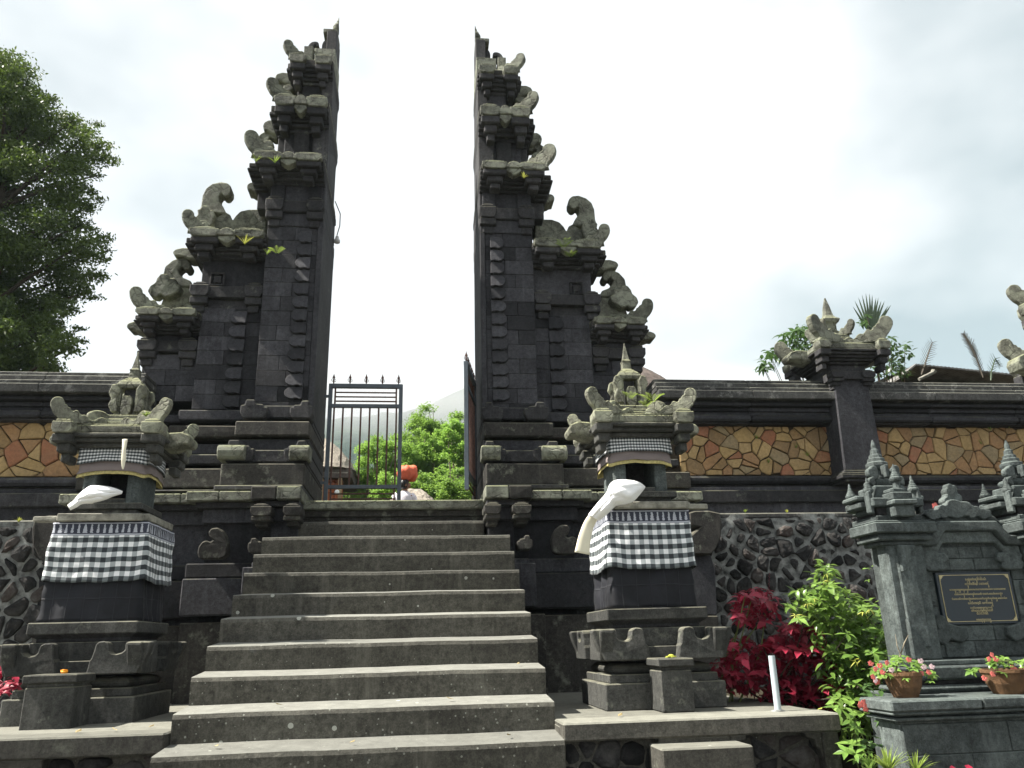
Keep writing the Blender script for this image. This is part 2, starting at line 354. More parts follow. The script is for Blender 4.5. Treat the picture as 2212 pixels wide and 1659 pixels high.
def face_block(parent, fx, uc, w, zt, h, yf, d, mat, sgn=1, name='bracket', low=True, steps=3, lowh=1.6, split=None):
    """carved corner bracket on a cornice face at y=yf (sgn=+1 front, -1 back)"""
    m = MB(); c = w*.14
    o = [(-w/2+c, 0), (w/2-c, 0), (w/2, h*.35), (w/2, h), (-w/2, h), (-w/2, h*.35)]
    m.prism(o, (fx(uc), yf, zt-h), X, Z_, Y_*sgn, d)
    m.box(fx(uc-w*.36), fx(uc+w*.36), yf+.012*sgn, yf+sgn*d*.9, zt, zt+h*.22)
    m.box(fx(uc-w*.22), fx(uc+w*.26), yf+.028*sgn, yf+sgn*d*.8, zt+h*.22, zt+h*.36)
    if low:
        if split is not None: m.build(name, mat, parent, bev=min(.012, w*.06)); m = MB(); mat = split
        z = zt-h; ww = w*.92; hh = h*lowh/steps; y = yf+.02*sgn
        for k in range(steps):
            m.box(fx(uc-ww/2+.04*w*k), fx(uc+ww/2), y, y+sgn*d*.9, z-hh, z-.001)
            z -= hh; ww *= .72; y += sgn*d*.30
    return m.build(name, mat, parent, bev=min(.012, w*.06))
def cornice(parent, fx, sgn, un, hn, uo, zb, zt, yc, cut=True, mat='dark', tmat='moss', n=5, tb=.30, hs=.13, brk=1., cols=True, horns=True, side=True, mid=True, back=True, ov=None):
    """stepped, overhanging Balinese cornice with brackets, antefixes and corner horns"""
    o = uo-un; oy = ov if ov is not None else o; H = zt-zb; tbh = H*tb
    e = un*(.16 if cut else .0)+.02
    def rect(off, offy, z0, z1, name, mt, inset=0):
        m = MB()
        lo = -(un+off) if not cut else 0.
        m.box(fx(lo+(e if not cut else 0)), fx(un+off-e), yc-hn-offy, yc+hn+offy, z0, z1)
        m.box(fx(lo), fx(un+off), yc-hn-offy+e, yc+hn+offy-e, z0+.0015, z1-.0015)
        return m.build(name, mt, parent, bev=.008)
    zb = zb-H*(.16 if cut else 0); zz = [zb+(zt-tbh-zb)*k/n for k in range(n+1)]
    for k in range(n):
        f = ((k+1)/n)**.85*.9
        rect(o*f, oy*f, zz[k], zz[k+1]-.002, 'course', mat)
    rect(o-.03, oy-.03, zt-tbh, zt, 'course', 'base' if cut else tmat)
    # low stepped roof on the slab
    for k, (f, h) in enumerate(((.72, .16), (.48, .30), (.26, .42))):
        rect(o*f, oy*f, zt+(0 if k == 0 else H*(.16, .30)[k-1]*.5)+.001, zt+H*h*.5, 'roof_step', tmat)
    w = min(.34, (uo-e)*.40)*brk; bh = tbh*1.5
    us = [uo-e-w/2+.02]
    if cut: us.append(w/2+.015)
    else: us.append(-us[0])
    for sg in ((1, -1) if back else (1,)):
        yf = yc-sg*(hn+oy)-sg*.05
        for u in us:
            face_block(parent, fx, u, w, zt+tbh*.2, bh, yf, .17, tmat, sg, lowh=2.3, split=mat)
        if mid and uo > .45:
            um = (us[0]+us[1])/2; mw = w*.62
            m = MB(); m.prism(arch(mw, tbh*1.5), (fx(um), yf, zt-tbh*1.05), X, Z_, Y_*sg, .1)
            m.prism(drop(mw*.95, H*.42), (fx(um), yf+.02*sg, zt-tbh*1.1), X, Z_, Y_*sg, .12)
            m.build('antefix', tmat, parent, bev=.008)
    if side:
        sp = o*.85
        for q in ((1,) if cut else (1, -1)):
            out = [(-.04, .62*tbh), (sp*.5, .75*tbh), (sp*.95, .35*tbh), (sp*1.1, -.3*tbh), (sp*.95, -1.05*tbh), (sp*.55, -.95*tbh), (.0, -1.5*tbh), (-.08, -1.5*tbh)]
            A = X*((fx(1)-fx(0))*q)
            MB().prism(out, (fx(uo*q), yc-.14, zt-tbh*.6), A, Z_, Y_, .24).build('side_antefix', tmat, parent, bev=.012)
    if horns:
        dx = fx(1)-fx(0)
        qs = [(1, 1)]+([(1, -1)] if back else [])+([(-1, 1), (-1, -1)] if not cut else [])
        for q, sg in qs:
            c = Vector((fx((uo-e*.5)*q), yc-sg*(hn+oy-e*.5), zt+tbh*.2))
            horn(parent, c, (dx*q*.95, -sg*.3, 0), hs, .085 if cut else hs*.5, 'roofst' if mat == 'shrine' else 'moss')
def coursed(parent, fx, u0, ub, ut, z0, z1, yf, rh=.19, bw=.42, mat='body', seed=1, th=.05, name='stone_block', yft=None):
    rnd = random.Random(seed); n = max(1, round((z1-z0)/rh)); rh = (z1-z0)/n
    yft = yf if yft is None else yft
    for r in range(n):
        za, zb = z0+r*rh, z0+(r+1)*rh; f = (r+.5)/n; ue = ub+(ut-ub)*f; yy = yf+(yft-yf)*f
        w = ue-u0; k = max(1, round(w/bw)); ed = [u0+w*i/k for i in range(k+1)]
        for i in range(1, k): ed[i] += (.22 if r % 2 else -.2)*bw+rnd.uniform(-.04, .04)
        for i in range(k):
            pr = rnd.uniform(.0, .007)
            bx(name, mat, parent, fx(ed[i]+.0018), fx(ed[i+1]-.0018), yy-.012-pr, yy+th, za+.0015, zb-.0015, bev=.004, jit=.0015)
def tuft(name, label, cat, p, n, h, mat, seed, spread=.9, group=None, w=.012):
    rnd = random.Random(seed); m = MB(); p = Vector(p)
    for i in range(n):
        a = rnd.uniform(0, 2*pi); l = h*rnd.uniform(.6, 1.1); d = Vector((cos(a), sin(a)*.6-.3, 0)); bend = rnd.uniform(.2, spread)
        pts = [p+d*(l*bend*t)+Z_*(l*(t-.45*bend*t*t)) for t in (0, .35, .7, 1)]
        nrm = d.cross(Z_).normalized()
        for j in range(3):
            w0 = w*(1-j*.3); w1 = w*(1-(j+1)*.32)
            b = [pts[j]-nrm*w0, pts[j]+nrm*w0, pts[j+1]+nrm*w1, pts[j+1]-nrm*w1]; m.add(b, [(0, 1, 2, 3)])
    return m.build(name, mat, None, bev=0, jit=0, label=label, cat=cat, group=group)
def fern(name, label, p, n, h, mat, seed, group=None, parent=None):
    rnd = random.Random(seed); m = MB(); p = Vector(p)
    for i in range(n):
        a = 2*pi*i/n+rnd.uniform(-.3, .3); l = h*rnd.uniform(.7, 1.1); d = Vector((cos(a), sin(a)*.5-.4, 0)).normalized(); s = d.cross(Z_)
        for k in range(1, 11):
            t = k/10; q = p+d*(l*.7*t)+Z_*(l*(t-.5*t*t)); ll = l*.22*sin(pi*min(1, t*.9+.1))+.006
            for sg in (1, -1):
                e = q+s*sg*ll+d*ll*.4; m.add([q, q+d*l*.05, e], [(0, 1, 2)])
    return m.build(name, mat, parent, bev=0, jit=0, label=label, cat='plant' if label else None, group=group)

# ---------------------------------------------------------------- the split gate
XR, XL = .685, -1.24
def tower(s):
    XI = XR if s > 0 else XL
    fx = lambda u: XI+s*u
    side = 'right' if s > 0 else 'left'
    lab = {1: 'right half of the black stone split gate, beside the swung-open iron leaf',
           -1: 'left half of the black stone split gate, its smooth cut face showing'}[s]
    T = thing('split_gate_tower', lab, 'gate tower', (fx(.8), 9.2, 1.1), 'the two halves of the split stone gate')
    U = lambda px, py, Y=8.8: at(px, py, Y).x-XR
    Zv = lambda px, py, Y=8.8: at(px, py, Y).z
    yc = 9.27
    # ---- main shaft
    zb = Zv(1100, 905); z1 = Zv(1100, 505); z2 = Zv(1100, 478); z3 = Zv(1100, 455); z4 = Zv(1100, 425, 8.9)
    ub, ut = U(1162, 880), U(1150, 505)
    m = MB(); m.add([(fx(0), 8.83, zb), (fx(ub-.01), 8.83, zb), (fx(ub-.01), 9.95, zb), (fx(0), 9.95, zb), (fx(0), 8.83, z2), (fx(ut-.01), 8.83, z2), (fx(ut-.01), 9.95, z2), (fx(0), 9.95, z2)],
                    [(0, 3, 2, 1), (4, 5, 6, 7), (0, 1, 5, 4), (1, 2, 6, 5), (2, 3, 7, 6), (3, 0, 4, 7)])
    m.build('shaft', 'dark', T, bev=.01)
    coursed(T, fx, .065, ub, ut, zb, z1, 8.82, .185, .34, seed=5+s)
    bx('jamb_strip', 'body', T, fx(0), fx(.062), 8.775, 8.87, zb, z1)
    # scallops
    n = 13
    for i in range(n):
        py = 513+i*(868-513)/(n-.0); za = Zv(1080, py+27); w = .17+.012*i/n*3; h = Zv(1080, py)-za
        o = [(0, .02*h), (0, h*.98), (.55*w, h*.98), (.8*w, .9*h), (.96*w, .68*h), (w, .45*h), (.93*w, .2*h), (.75*w, .05*h), (.5*w, 0), (.46*w, .06*h), (.2*w, .06*h), (.18*w, .0)]
        tilt = Vector((0, .038/h, 1))
        MB().prism(o, (fx(U(1065, 700)-.02), 8.742, za), X*s, tilt, Y_, .07).build('scallop', 'body', T, bev=.006)
    # square capital and neck
    bx('capital', 'dark', T, fx(0), fx(ut+.03), 8.74, 9.99, z2, z3, bev=.01)
    bx('capital', 'body', T, fx(0), fx(ut-.03), 8.78, 9.97, z1-.0, z2-.002, bev=.01)
    for u in (.10, ut-.08):
        face_block(T, fx, u, .22, z3, z3-z2, 8.70, .14, 'dark', 1, lowh=1.9)
    bx('neck', 'body', T, fx(0), fx(U(1147, 440)), 8.80, 9.93, z3, z4+.06, bev=.01)
    bx('neck', 'dark', T, fx(0), fx(U(1166, 440, yc)), 8.98, 9.56, z3, z4+.06, bev=.01)
    for u in (.12, U(1147, 440)-.1): bx('neck_panel', 'body', T, fx(u-.08), fx(u+.08), 8.77, 8.85, z3+.02, z4+.0)
    # three overhanging tiers
    k3 = dict(mat='dark', tmat='moss')
    uo3 = U(1200, 352, 8.5); un3 = U(1166, 435, yc); zt3 = Zv(1130, 350, 8.42); zb3 = z4
    cornice(T, fx, s, un3, .44, uo3, zb3, zt3, yc, hs=.185, ov=.34, **k3)
    un2 = U(1132, 330, yc); zt2 = Zv(1110, 231, 8.6); zb2 = Zv(1120, 300, 8.85)
    bx('tier_wall', 'body', T, fx(0), fx(un2-.1), 9.27-.36, 9.27+.36, zt3, zb2+.03, bev=.01)
    bx('tier_wall', 'dark', T, fx(0), fx(un2), 9.27-.26, 9.27+.26, zt3, zb2+.02, bev=.01)
    bx('tier_wall', 'dark', T, fx(0), fx(.2), 9.27-.42, 9.27+.42, zt3, zb2+.04, bev=.01)
    bx('niche_frame', 'dark', T, fx(.24), fx(.44), 9.27-.40, 9.27-.3, zt3+.1, zb2-.04, bev=.01)
    cornice(T, fx, s, un2-.03, .35, U(1160, 240, 8.7), zb2, zt2, yc, hs=.165, ov=.26, **k3)
    un1 = U(1100, 215, yc); zt1 = Zv(1095, 142, 8.75); zb1 = Zv(1100, 199, 8.95)
    bx('tier_wall', 'body', T, fx(0), fx(un1-.08), 9.27-.28, 9.27+.28, zt2, zb1+.03, bev=.01)
    bx('tier_wall', 'dark', T, fx(0), fx(un1), 9.27-.18, 9.27+.18, zt2, zb1+.02, bev=.01)
    bx('tier_wall', 'dark', T, fx(0), fx(.14), 9.27-.33, 9.27+.33, zt2, zb1+.03, bev=.01)
    cornice(T, fx, s, un1-.03, .26, U(1130, 145, 8.85), zb1, zt1, yc, hs=.14, ov=.2, mid=False, **k3)
    # crown
    za, zc, zd, ze = zt1, Zv(1045, 124, 9.), Zv(1045, 90, 9.12), Zv(1045, 82, 9.12)
    bx('crown_base', 'moss', T, fx(0), fx(U(1070, 125, 9.1)), 9.0, 9.54, za, zc)
    bx('crown_block', 'moss', T, fx(U(1070, 130, 9.1)+.02), fx(U(1090, 130, 9.1)), 8.95, 9.2, za, zc-.02)
    bx('crown_neck', 'dark', T, fx(0), fx(U(1048, 100, 9.1)), 9.08, 9.46, zc, zd)
    MB().prism(lobes(.055, .15, 3), (fx(U(1053, 103, 9.1)), 9.2, (zc+zd)/2-.02), X*s, Z_, Y_, .12).build('crown_leaf', 'dark', T, bev=.01)
    bx('crown_slab', 'moss', T, fx(0), fx(U(1057, 84, 9.1)), 9.12, 9.42, zd, ze)
    zf = Zv(1034, 56, 9.2); hh = zf-ze
    a0, a1 = (-pi/2, pi/2) if s > 0 else (pi/2, 3*pi/2)
    MB().lathe(fx(0), 9.2, [(.04, ze), (.07, ze+hh*.15), (.08, ze+hh*.3), (.055, ze+hh*.5), (.02, ze+hh*.62), (.03, ze+hh*.7), (.018, ze+hh*.8), (.004, ze+hh)], 10, a0=a0, a1=a1).build('finial', 'moss', T, bev=0, jit=.002)
    MB().prism(CURL, (fx(U(1066, 128, 9.1)+.02), 9.1, Zv(1075, 130, 9.1)), X*s*.085, Z_*.09, Y_, .1).build('curl', 'dark', T, bev=.01)
    # curls behind the horns
    for (px, py, sc, mt) in ((1149, 339, .145, 'dark'), (1114, 219, .118, 'dark')):
        p = at(px, py, 9.2)
        MB().prism(CURL, (fx(p.x-XR), 9.2, p.z), X*s*sc*1.15, Z_*sc, Y_, .14).build('curl', 'moss', T, bev=.012)
        MB().prism(lobes(.07, .06, 5), (fx(p.x-XR+.05), 9.1, p.z-.04), X*s, Z_, Y_, .1).build('leaf_carving', 'moss', T, bev=.01)
    # ---- shoulders
    def shoulder(ui, pts, Yf, yb, capt, horns, cur, scal, seed):
        """pts: px of body right edge at bottom, top; capt: capital ; cornice"""
        pass
    Y1 = 8.93
    def sh(Yf, ui, bb, bt, cap, neckx, cn, co, hs, thick):
        """Yf front plane; ui inner u; bb,bt (px,py) outer edge body bottom/top; cap (px,pyt,pyb); cn (pyb,pyt) cornice; co px outer"""
        z_b = Zv(*bb, Yf); z_t = Zv(bt[0], cap[2], Yf); ub_, ut_ = U(*bb, Yf), U(*bt, Yf)
        hn = thick/2; ycc = Yf+hn
        m = MB(); m.add([(fx(ui), Yf+.03, z_b), (fx(ub_-.01), Yf+.03, z_b), (fx(ub_-.01), Yf+thick, z_b), (fx(ui), Yf+thick, z_b), (fx(ui), Yf+.03, z_t), (fx(ut_-.01), Yf+.03, z_t), (fx(ut_-.01), Yf+thick, z_t), (fx(ui), Yf+thick, z_t)],
                        [(0, 3, 2, 1), (4, 5, 6, 7), (0, 1, 5, 4), (1, 2, 6, 5), (2, 3, 7, 6), (3, 0, 4, 7)])
        m.build('shoulder_wall', 'dark', T, bev=.01)
        zc0, zc1 = z_t, Zv(cap[0], cap[1], Yf); uc = U(cap[0], cap[1], Yf-.05)
        bx('capital', 'dark', T, fx(ui), fx(uc-.06), Yf-.05, Yf+thick+.05, zc0, zc1)
        for u in (ui+.13, uc-.11): face_block(T, fx, u, .22, zc1, zc1-zc0, Yf-.09, .14, 'dark', 1, lowh=1.9)
        unx = U(neckx, cn[0], Yf); zn = Zv(neckx, cn[0], Yf+.1); zt = Zv(neckx, cn[1], Yf-.3); uo = U(co, cn[1]+6, Yf-.28)
        bx('neck', 'body', T, fx(ui), fx(unx), Yf+.01, Yf+thick, zc1, zn+.05)
        # cornice, cut on the inner side at ui
        W_ = lambda u: fx(ui+u)
        cornice(T, W_, s, unx-ui, hn, uo-ui, zn, zt, ycc, hs=hs, ov=.28, mat='dark', tmat='moss')
        return z_b, z_t, ub_, ut_, zt, zc1, unx, uo, zn
    ui = ut
    r = sh(Y1, ui-.02, (1286, 890), (1275, 680), (1297, 641, 663), 1275, (588, 523), 1320, .15, .62)
    coursed(T, fx, ub+.005, r[2], r[3], r[0], r[1]-.12, Y1+.02, .185, .36, seed=21+s)
    for i in range(7):
        py = 687+i*29; za = Zv(1200, py+27, Y1); h = Zv(1200, py, Y1)-za; w = .19
        o = [(0, .02*h), (0, h*.98), (.55*w, h*.98), (.8*w, .9*h), (.96*w, .68*h), (w, .45*h), (.93*w, .2*h), (.75*w, .05*h), (.5*w, 0), (.46*w, .06*h), (.2*w, .06*h), (.18*w, .0)]
        MB().prism(o, (fx(U(1184, 780, Y1)+.02), Y1-.062, za), X*s, Vector((0, .038/h, 1)), Y_, .07).build('scallop', 'body', T, bev=.006)
    # rosette in a square niche
    rc = at(1245, 624, Y1); ru = rc.x-XR; q = .085
    m = MB()
    for a in ((-q, q, q-.02, q), (-q, q, -q, -q+.02), (-q, -q+.02, -q+.02, q-.02), (q-.02, q, -q+.02, q-.02)): m.box(fx(ru+a[0]), fx(ru+a[1]), Y1-.035, Y1+.02, rc.z+a[2], rc.z+a[3])
    m.build('niche_frame', 'dark', T)
    MB().prism(lobes(.058, .058, 4, .35), (fx(ru), Y1-.02, rc.z), X, Z_, Y_, .05).build('rosette', 'dark', T, bev=.006)
    # crest on shoulder 1
    P = lambda px, py, Y: (at(px, py, Y).x-XR, at(px, py, Y).z)
    def poly(pxs, Y, t, name, mat='moss', bev=.014):
        o = [P(a, b, Y) for a, b in pxs]
        return MB().prism([(p[0], p[1]) for p in o], (fx(0), Y, 0), X*s, Z_, Y_, t).build(name, mat, T, bev=min(bev, .012), jit=.006)
    poly([(1156, 528), (1156, 476), (1170, 473), (1192, 474), (1209, 479), (1218, 490), (1224, 500), (1229, 488), (1238, 483), (1246, 490), (1262, 500), (1285, 528)], 9.16, .2, 'crest_slab')
    poly([(1236, 486), (1243, 472), (1251, 462), (1253, 452), (1248, 444), (1243, 450), (1236, 450), (1229, 441), (1229, 430), (1236, 423), (1250, 422), (1266, 427), (1278, 437), (1284, 452), (1286, 474), (1290, 486)], 9.14, .2, 'curl', bev=.025)
    poly([(1260, 500), (1257, 488), (1262, 480), (1270, 481), (1272, 473), (1282, 472), (1286, 480), (1292, 482), (1290, 492), (1297, 500), (1295, 510), (1262, 512)], 9.0, .12, 'leaf_carving')
    poly([(1262, 528), (1264, 512), (1272, 503), (1284, 503), (1292, 508), (1298, 520), (1300, 534)], 8.9, .14, 'leaf_carving')
    # shoulder 2
    Y2 = 9.03
    r2 = sh(Y2, r[3]-.02, (1384, 875), (1378, 790), (1393, 756, 777), 1376, (744, 690), 1412, .155, .46)
    coursed(T, fx, r[2]+.005, r2[2], r2[3], r2[0], r2[1]-.02, Y2+.02, .185, .34, seed=41+s)
    poly([(1276, 700), (1276, 642), (1312, 636), (1330, 640), (1348, 655), (1356, 680), (1356, 700)], 9.2, .2, 'crest_slab')
    poly([(1296, 640), (1300, 628), (1315, 622), (1323, 614), (1325, 605), (1318, 598), (1312, 606), (1304, 604), (1301, 595), (1307, 585), (1320, 582), (1337, 588), (1350, 602), (1354, 622), (1352, 640)], 9.16, .2, 'curl', bev=.025)
    poly([(1322, 650), (1318, 640), (1327, 634), (1328, 624), (1340, 624), (1344, 616), (1356, 616), (1364, 626), (1366, 634), (1376, 642), (1380, 652), (1374, 662), (1362, 664), (1356, 658), (1346, 664), (1334, 658)], 9.05, .16, 'leaf_carving', bev=.02)
    # ---- base mouldings: rows of (py top, py bottom, front Y, material)
    u1, u2, u3 = ub+.04, r[2]+.05, U(1400, 900, 9.0)
    rows = [(880, 906, 8.70, 'body', .04), (906, 924, 8.84, 'dark', .0), (925, 942, 8.60, 'base', .1), (942, 955, 8.76, 'dark', .05), (955, 978, 8.66, 'body', .07), (978, 998, 8.52, 'dark', .12), (998, 1009, 8.60, 'dark', .08), (1009, 1047, 8.40, 'base', .16), (1047, 1056, 8.34, 'dark', .2)]
    zprev = None
    for j, (yt, yb_, Yf, mt, ex) in enumerate(rows):
        zt_, zb_ = Zv(1150, yt, Yf), Zv(1150, yb_, Yf)
        if zprev is not None: zt_ = zprev-.002
        zprev = zb_
        bx('moulding', mt, T, fx(0), fx(u1+ex), Yf, 9.99, zb_, zt_, bev=.012)
        bx('moulding', mt, T, fx(0.05), fx(u2+ex), Yf+.09, 9.74, zb_-.001, zt_-.03, bev=.012)
        bx('moulding', mt, T, fx(0.06), fx(u3+ex*2), Yf+.2, 9.70, zb_-.002, zt_-.055, bev=.012)
    # carved corner pieces on the base
    def corner(px0, px1, pyt, pyb, Yf, mat, up=True, w=None):
        a, b = P(px0, pyt, Yf), P(px1, pyb, Yf); w_ = b[0]-a[0]; h = a[1]-b[1]; m = MB()
        o = [(0, h*.3), (w_*.12, 0), (w_*.88, 0), (w_, h*.3), (w_, h*.62), (w_*.86, h*.62), (w_*.84, h*.75), (w_*.55, h*.78), (w_*.5, h), (w_*.18, h), (w_*.15, h*.72), (0, h*.7)]
        if s < 0: o = [(p[0], p[1]) for p in o]
        m.prism(o, (fx(a[0]), Yf, b[1]), X*s, Z_, Y_, .2); m.build('carved_corner', mat, T, bev=.012)
    def rolled(px0, px1, pyt, pyb, Yf, flip):
        a, b = P(px0, pyt, Yf), P(px1, pyb, Yf); w_ = b[0]-a[0]; h = a[1]-b[1]; m = MB()
        y0 = Yf; prof = [(0, 0), (-.03, h*.2), (-.045, h*.5), (-.03, h*.85), (0, h)]
        n = len(prof); vs = [(fx(a[0]), y0+p[0], b[1]+p[1]) for p in prof]+[(fx(a[0]), y0+.2, b[1]+h), (fx(a[0]), y0+.2, b[1])]
        k = len(vs); vs += [(fx(b[0]), v[1], v[2]) for v in vs]
        m.add(vs, [tuple(range(k)), tuple(range(2*k-1, k-1, -1))]+[(i, (i+1) % k, (i+1) % k+k, i+k) for i in range(k)])
        m.build('rolled_stone', 'moss', T, bev=.012)
    corner(1040, 1088, 868, 906, 8.62, 'dark'); corner(1186, 1133, 868, 906, 8.62, 'dark')
    corner(1040, 1094, 952, 997, 8.46, 'dark'); corner(1216, 1154, 952, 997, 8.46, 'dark')
    rolled(1040, 1082, 962, 993, 8.42, 0); rolled(1170, 1226, 962, 993, 8.42, 0)
    # broad slabs and the dark lower storey
    sl = [(-.04, 1150, 1048, 1075, 8.00), (.3, 1279, 1057, 1077, 8.14), (.9, 1518, 1060, 1080, 8.3)]
    for i, (ua, px, yt, yb_, Yf) in enumerate(sl):
        ue = U(px, yt, Yf); zt_, zb_ = Zv(px, yt, Yf), Zv(px, yb_, Yf)
        u_prev = ua if i == 0 else U(sl[i-1][1], 1060, sl[i-1][4])-.3
        w_ = ue-u_prev; k = max(2, round(w_/.36))
        for c in range(k):
            bx('slab', 'moss' if i or c != 1 else 'base', T, fx(u_prev+w_*c/k+.002), fx(u_prev+w_*(c+1)/k-.002), Yf, 9.6-.02*i, zb_, zt_-.002*i, bev=.01)
        y2 = Zv(px, 1100, Yf+.12)
        bx('moulding', 'dark', T, fx(-.02 if i == 0 else u_prev), fx(ue-.08), Yf+.08, 9.5, zb_-.06, zb_-.002)
        bx('moulding', 'body', T, fx(0 if i == 0 else u_prev), fx(ue-.14), Yf+.16, 9.5, zb_-.2, zb_-.062)
        zf_ = 1.0
        bx('lower_wall', 'body', T, fx(0 if i == 0 else u_prev), fx(ue-.18), Yf+.22, 9.5-.01*i, zf_, zb_-.18)
        # projecting stages of the lower storey
        for (a_, b_, off, mt) in ((1205, 1235, .10, 'body'), (1236, 1312, .02, 'body'), (1326, 1500, .08, 'base')):
            zA, zB = Zv(px, a_, Yf+off), (Zv(px, b_, Yf+off) if b_ < 1500 else 1.05)
            uL = .2 if i == 0 else u_prev
            bx('plinth_stage', mt, T, fx(uL), fx(ue-.04), Yf+off, 9.4-.013*i, zB, zA, bev=.012)
    for (a_, b_) in ((1046, 1083), (1106, 1149)):
        pa, pb = P(a_, 1091, 7.95), P(b_, 1118, 7.95)
        face_block(T, fx, (pa[0]+pb[0])/2, pb[0]-pa[0], pa[1], .09, 7.93, .3, 'base', 1, lowh=1.0, steps=2)
    corner(1150, 1118, 1156, 1187, 7.9, 'base')
    bx('corner_post', 'base', T, fx(.22), fx(U(1178, 1330, 7.85)), 7.86, 8.3, 1.0, Zv(1160, 1326, 7.86))
    bx('corner_post', 'body', T, fx(.22), fx(U(1160, 1240, 7.85)), 7.9, 8.3, Zv(1160, 1310, 7.9), Zv(1160, 1216, 7.9))
    # karang carving and curved wing on the lower storey
    poly([(1194, 1190), (1192, 1165), (1197, 1150), (1203, 1140), (1212, 1133), (1226, 1134), (1232, 1142), (1228, 1152), (1222, 1158), (1226, 1162), (1236, 1158), (1244, 1162), (1250, 1172), (1252, 1186), (1248, 1196), (1205, 1197)], 8.05, .14, 'leaf_carving', 'base')
    poly([(1490, 1106), (1500, 1103), (1530, 1103), (1556, 1108), (1560, 1130), (1557, 1160), (1545, 1188), (1536, 1197), (1488, 1197), (1490, 1160), (1500, 1150), (1514, 1138), (1498, 1135), (1490, 1122)], 7.98, .3, 'curved_wing', 'base')
    poly([(1486, 1200), (1536, 1198), (1545, 1230), (1548, 1290), (1550, 1330), (1486, 1330)], 8.1, .3, 'corner_post', 'body')
    poly([(1486, 1330), (1552, 1330), (1556, 1500), (1486, 1500)], 8.05, .3, 'corner_post', 'base')
    bx('wing_wall', 'dark', T, fx(u3+.5), fx(u2), 9.36, 9.62, 1.05, zb+.25, bev=.01)
    return T
tower(1); tower(-1)
# ---------------------------------------------------------------- ground, stairs, terraces
def sheet(name, x0, x1, y0, y1, z, mat, **k):
    m = MB(); m.add([(x0, y0, z), (x1, y0, z), (x1, y1, z), (x0, y1, z)], [(0, 1, 2, 3)]); return m.build(name, mat, None, bev=0, jit=0, **k)
sheet('ground', -60, 60, -40, 12, 0, 'ground', kind='structure')
ST = thing('stairs', 'wide grey concrete stairs climbing to the split gate', 'stairs', (-.32, 6, 0), kind='structure')
def step(x0, x1, yf, yb, z, zb, drop=.030, seed=0):
    """one step: worn, slightly sloping tread and a rough riser"""
    rnd = random.Random(seed); n = 26; m = MB(); vs = []
    for i in range(n+1):
        x = x0+(x1-x0)*i/n; w = noise.noise(Vector((x*1.7, seed*3.1, 0)))*.006+noise.noise(Vector((x*6, seed*1.7, 5)))*.002
        zf = z+w
        vs += [(x, yf+.012, zb), (x, yf+w*.5, z-.03+w), (x, yf+.008+w*.5, zf-.004), (x, yf+.02, zf), (x, yb, zf+drop), (x, yb, zb)]
    fs = []
    for i in range(n):
        for j in range(5): fs.append((i*6+j, (i+1)*6+j, (i+1)*6+j+1, i*6+j+1))
        fs.append((i*6+5, (i+1)*6+5, (i+1)*6, i*6))
    fs += [tuple(range(6)), tuple(n*6+k for k in range(5, -1, -1))]
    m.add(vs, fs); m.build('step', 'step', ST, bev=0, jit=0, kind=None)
for k in range(2, 16):
    y = 7.892-.3427*(k-2); z = 2.622-.1991*(k-2)
    step(-1.524, .876, y, y+.40, z, max(-.02, z-.24), seed=k)
step(-1.275, .64, 8.235, 8.75, 2.815, 2.5, seed=1)
bx('stair_core', 'base', ST, -1.50, .85, 3.6, 8.6, -.05, .01+0, bev=0, jit=0)
m = MB(); o = [(3.75, 0), (8.3, 0), (8.3, 2.55), (7.95, 2.4)]; m.prism(o, (-1.51, 0, 0), Y_, Z_, X, 2.375); m.build('stair_core', 'base', ST, bev=0)
# threshold in front of the gate
TH = thing('threshold', 'dark stone threshold slab with white lichen spots at the top of the stairs', 'threshold', (-.3, 8.6, 2.8), kind='structure')
zt0 = at(850, 1082, 8.42).z
bx('slab', 'moss', TH, -1.238, .683, 8.36, 9.9, zt0-.095, zt0, bev=.012)
bx('riser', 'base', TH, -1.236, .681, 8.44, 9.6, zt0-.16, zt0-.097)
bx('riser', 'base', TH, -1.234, .679, 8.48, 9.5, 2.6, zt0-.162)
sheet('temple_courtyard', -40, 40, 9.85, 60, zt0-.06, 'soil', kind='structure')

def voronoi(x0, x1, z0, z1, nx, nz, jit, seed):
    rnd = random.Random(seed); P = []
    for i in range(-1, nx+1):
        for j in range(-1, nz+1):
            P.append((x0+(x1-x0)*(i+.5+(.5 if j % 2 else 0)*.6+rnd.uniform(-jit, jit))/nx, z0+(z1-z0)*(j+.5+rnd.uniform(-jit, jit))/nz))
    cells = []; R = 2.6*max((x1-x0)/nx, (z1-z0)/nz)
    for a in P:
        if not (x0 <= a[0] <= x1 and z0 <= a[1] <= z1): 
            if not (x0-R*.3 < a[0] < x1+R*.3 and z0-R*.3 < a[1] < z1+R*.3): continue
        poly = [(x0, z0), (x1, z0), (x1, z1), (x0, z1)]
        for b in P:
            if b is a or abs(b[0]-a[0]) > R or abs(b[1]-a[1]) > R: continue
            poly = clip(poly, ((a[0]+b[0])/2, (a[1]+b[1])/2), (b[0]-a[0], b[1]-a[1]))
            if len(poly) < 3: break
        if len(poly) >= 3: cells.append(poly)
    return cells
def clip(poly, p, n):
    out = []
    for i in range(len(poly)):
        a, b = poly[i], poly[(i+1) % len(poly)]
        da = (a[0]-p[0])*n[0]+(a[1]-p[1])*n[1]; db = (b[0]-p[0])*n[0]+(b[1]-p[1])*n[1]
        if da <= 0: out.append(a)
        if (da < 0 < db) or (db < 0 < da):
            t = da/(da-db); out.append((a[0]+(b[0]-a[0])*t, a[1]+(b[1]-a[1])*t))
    return out
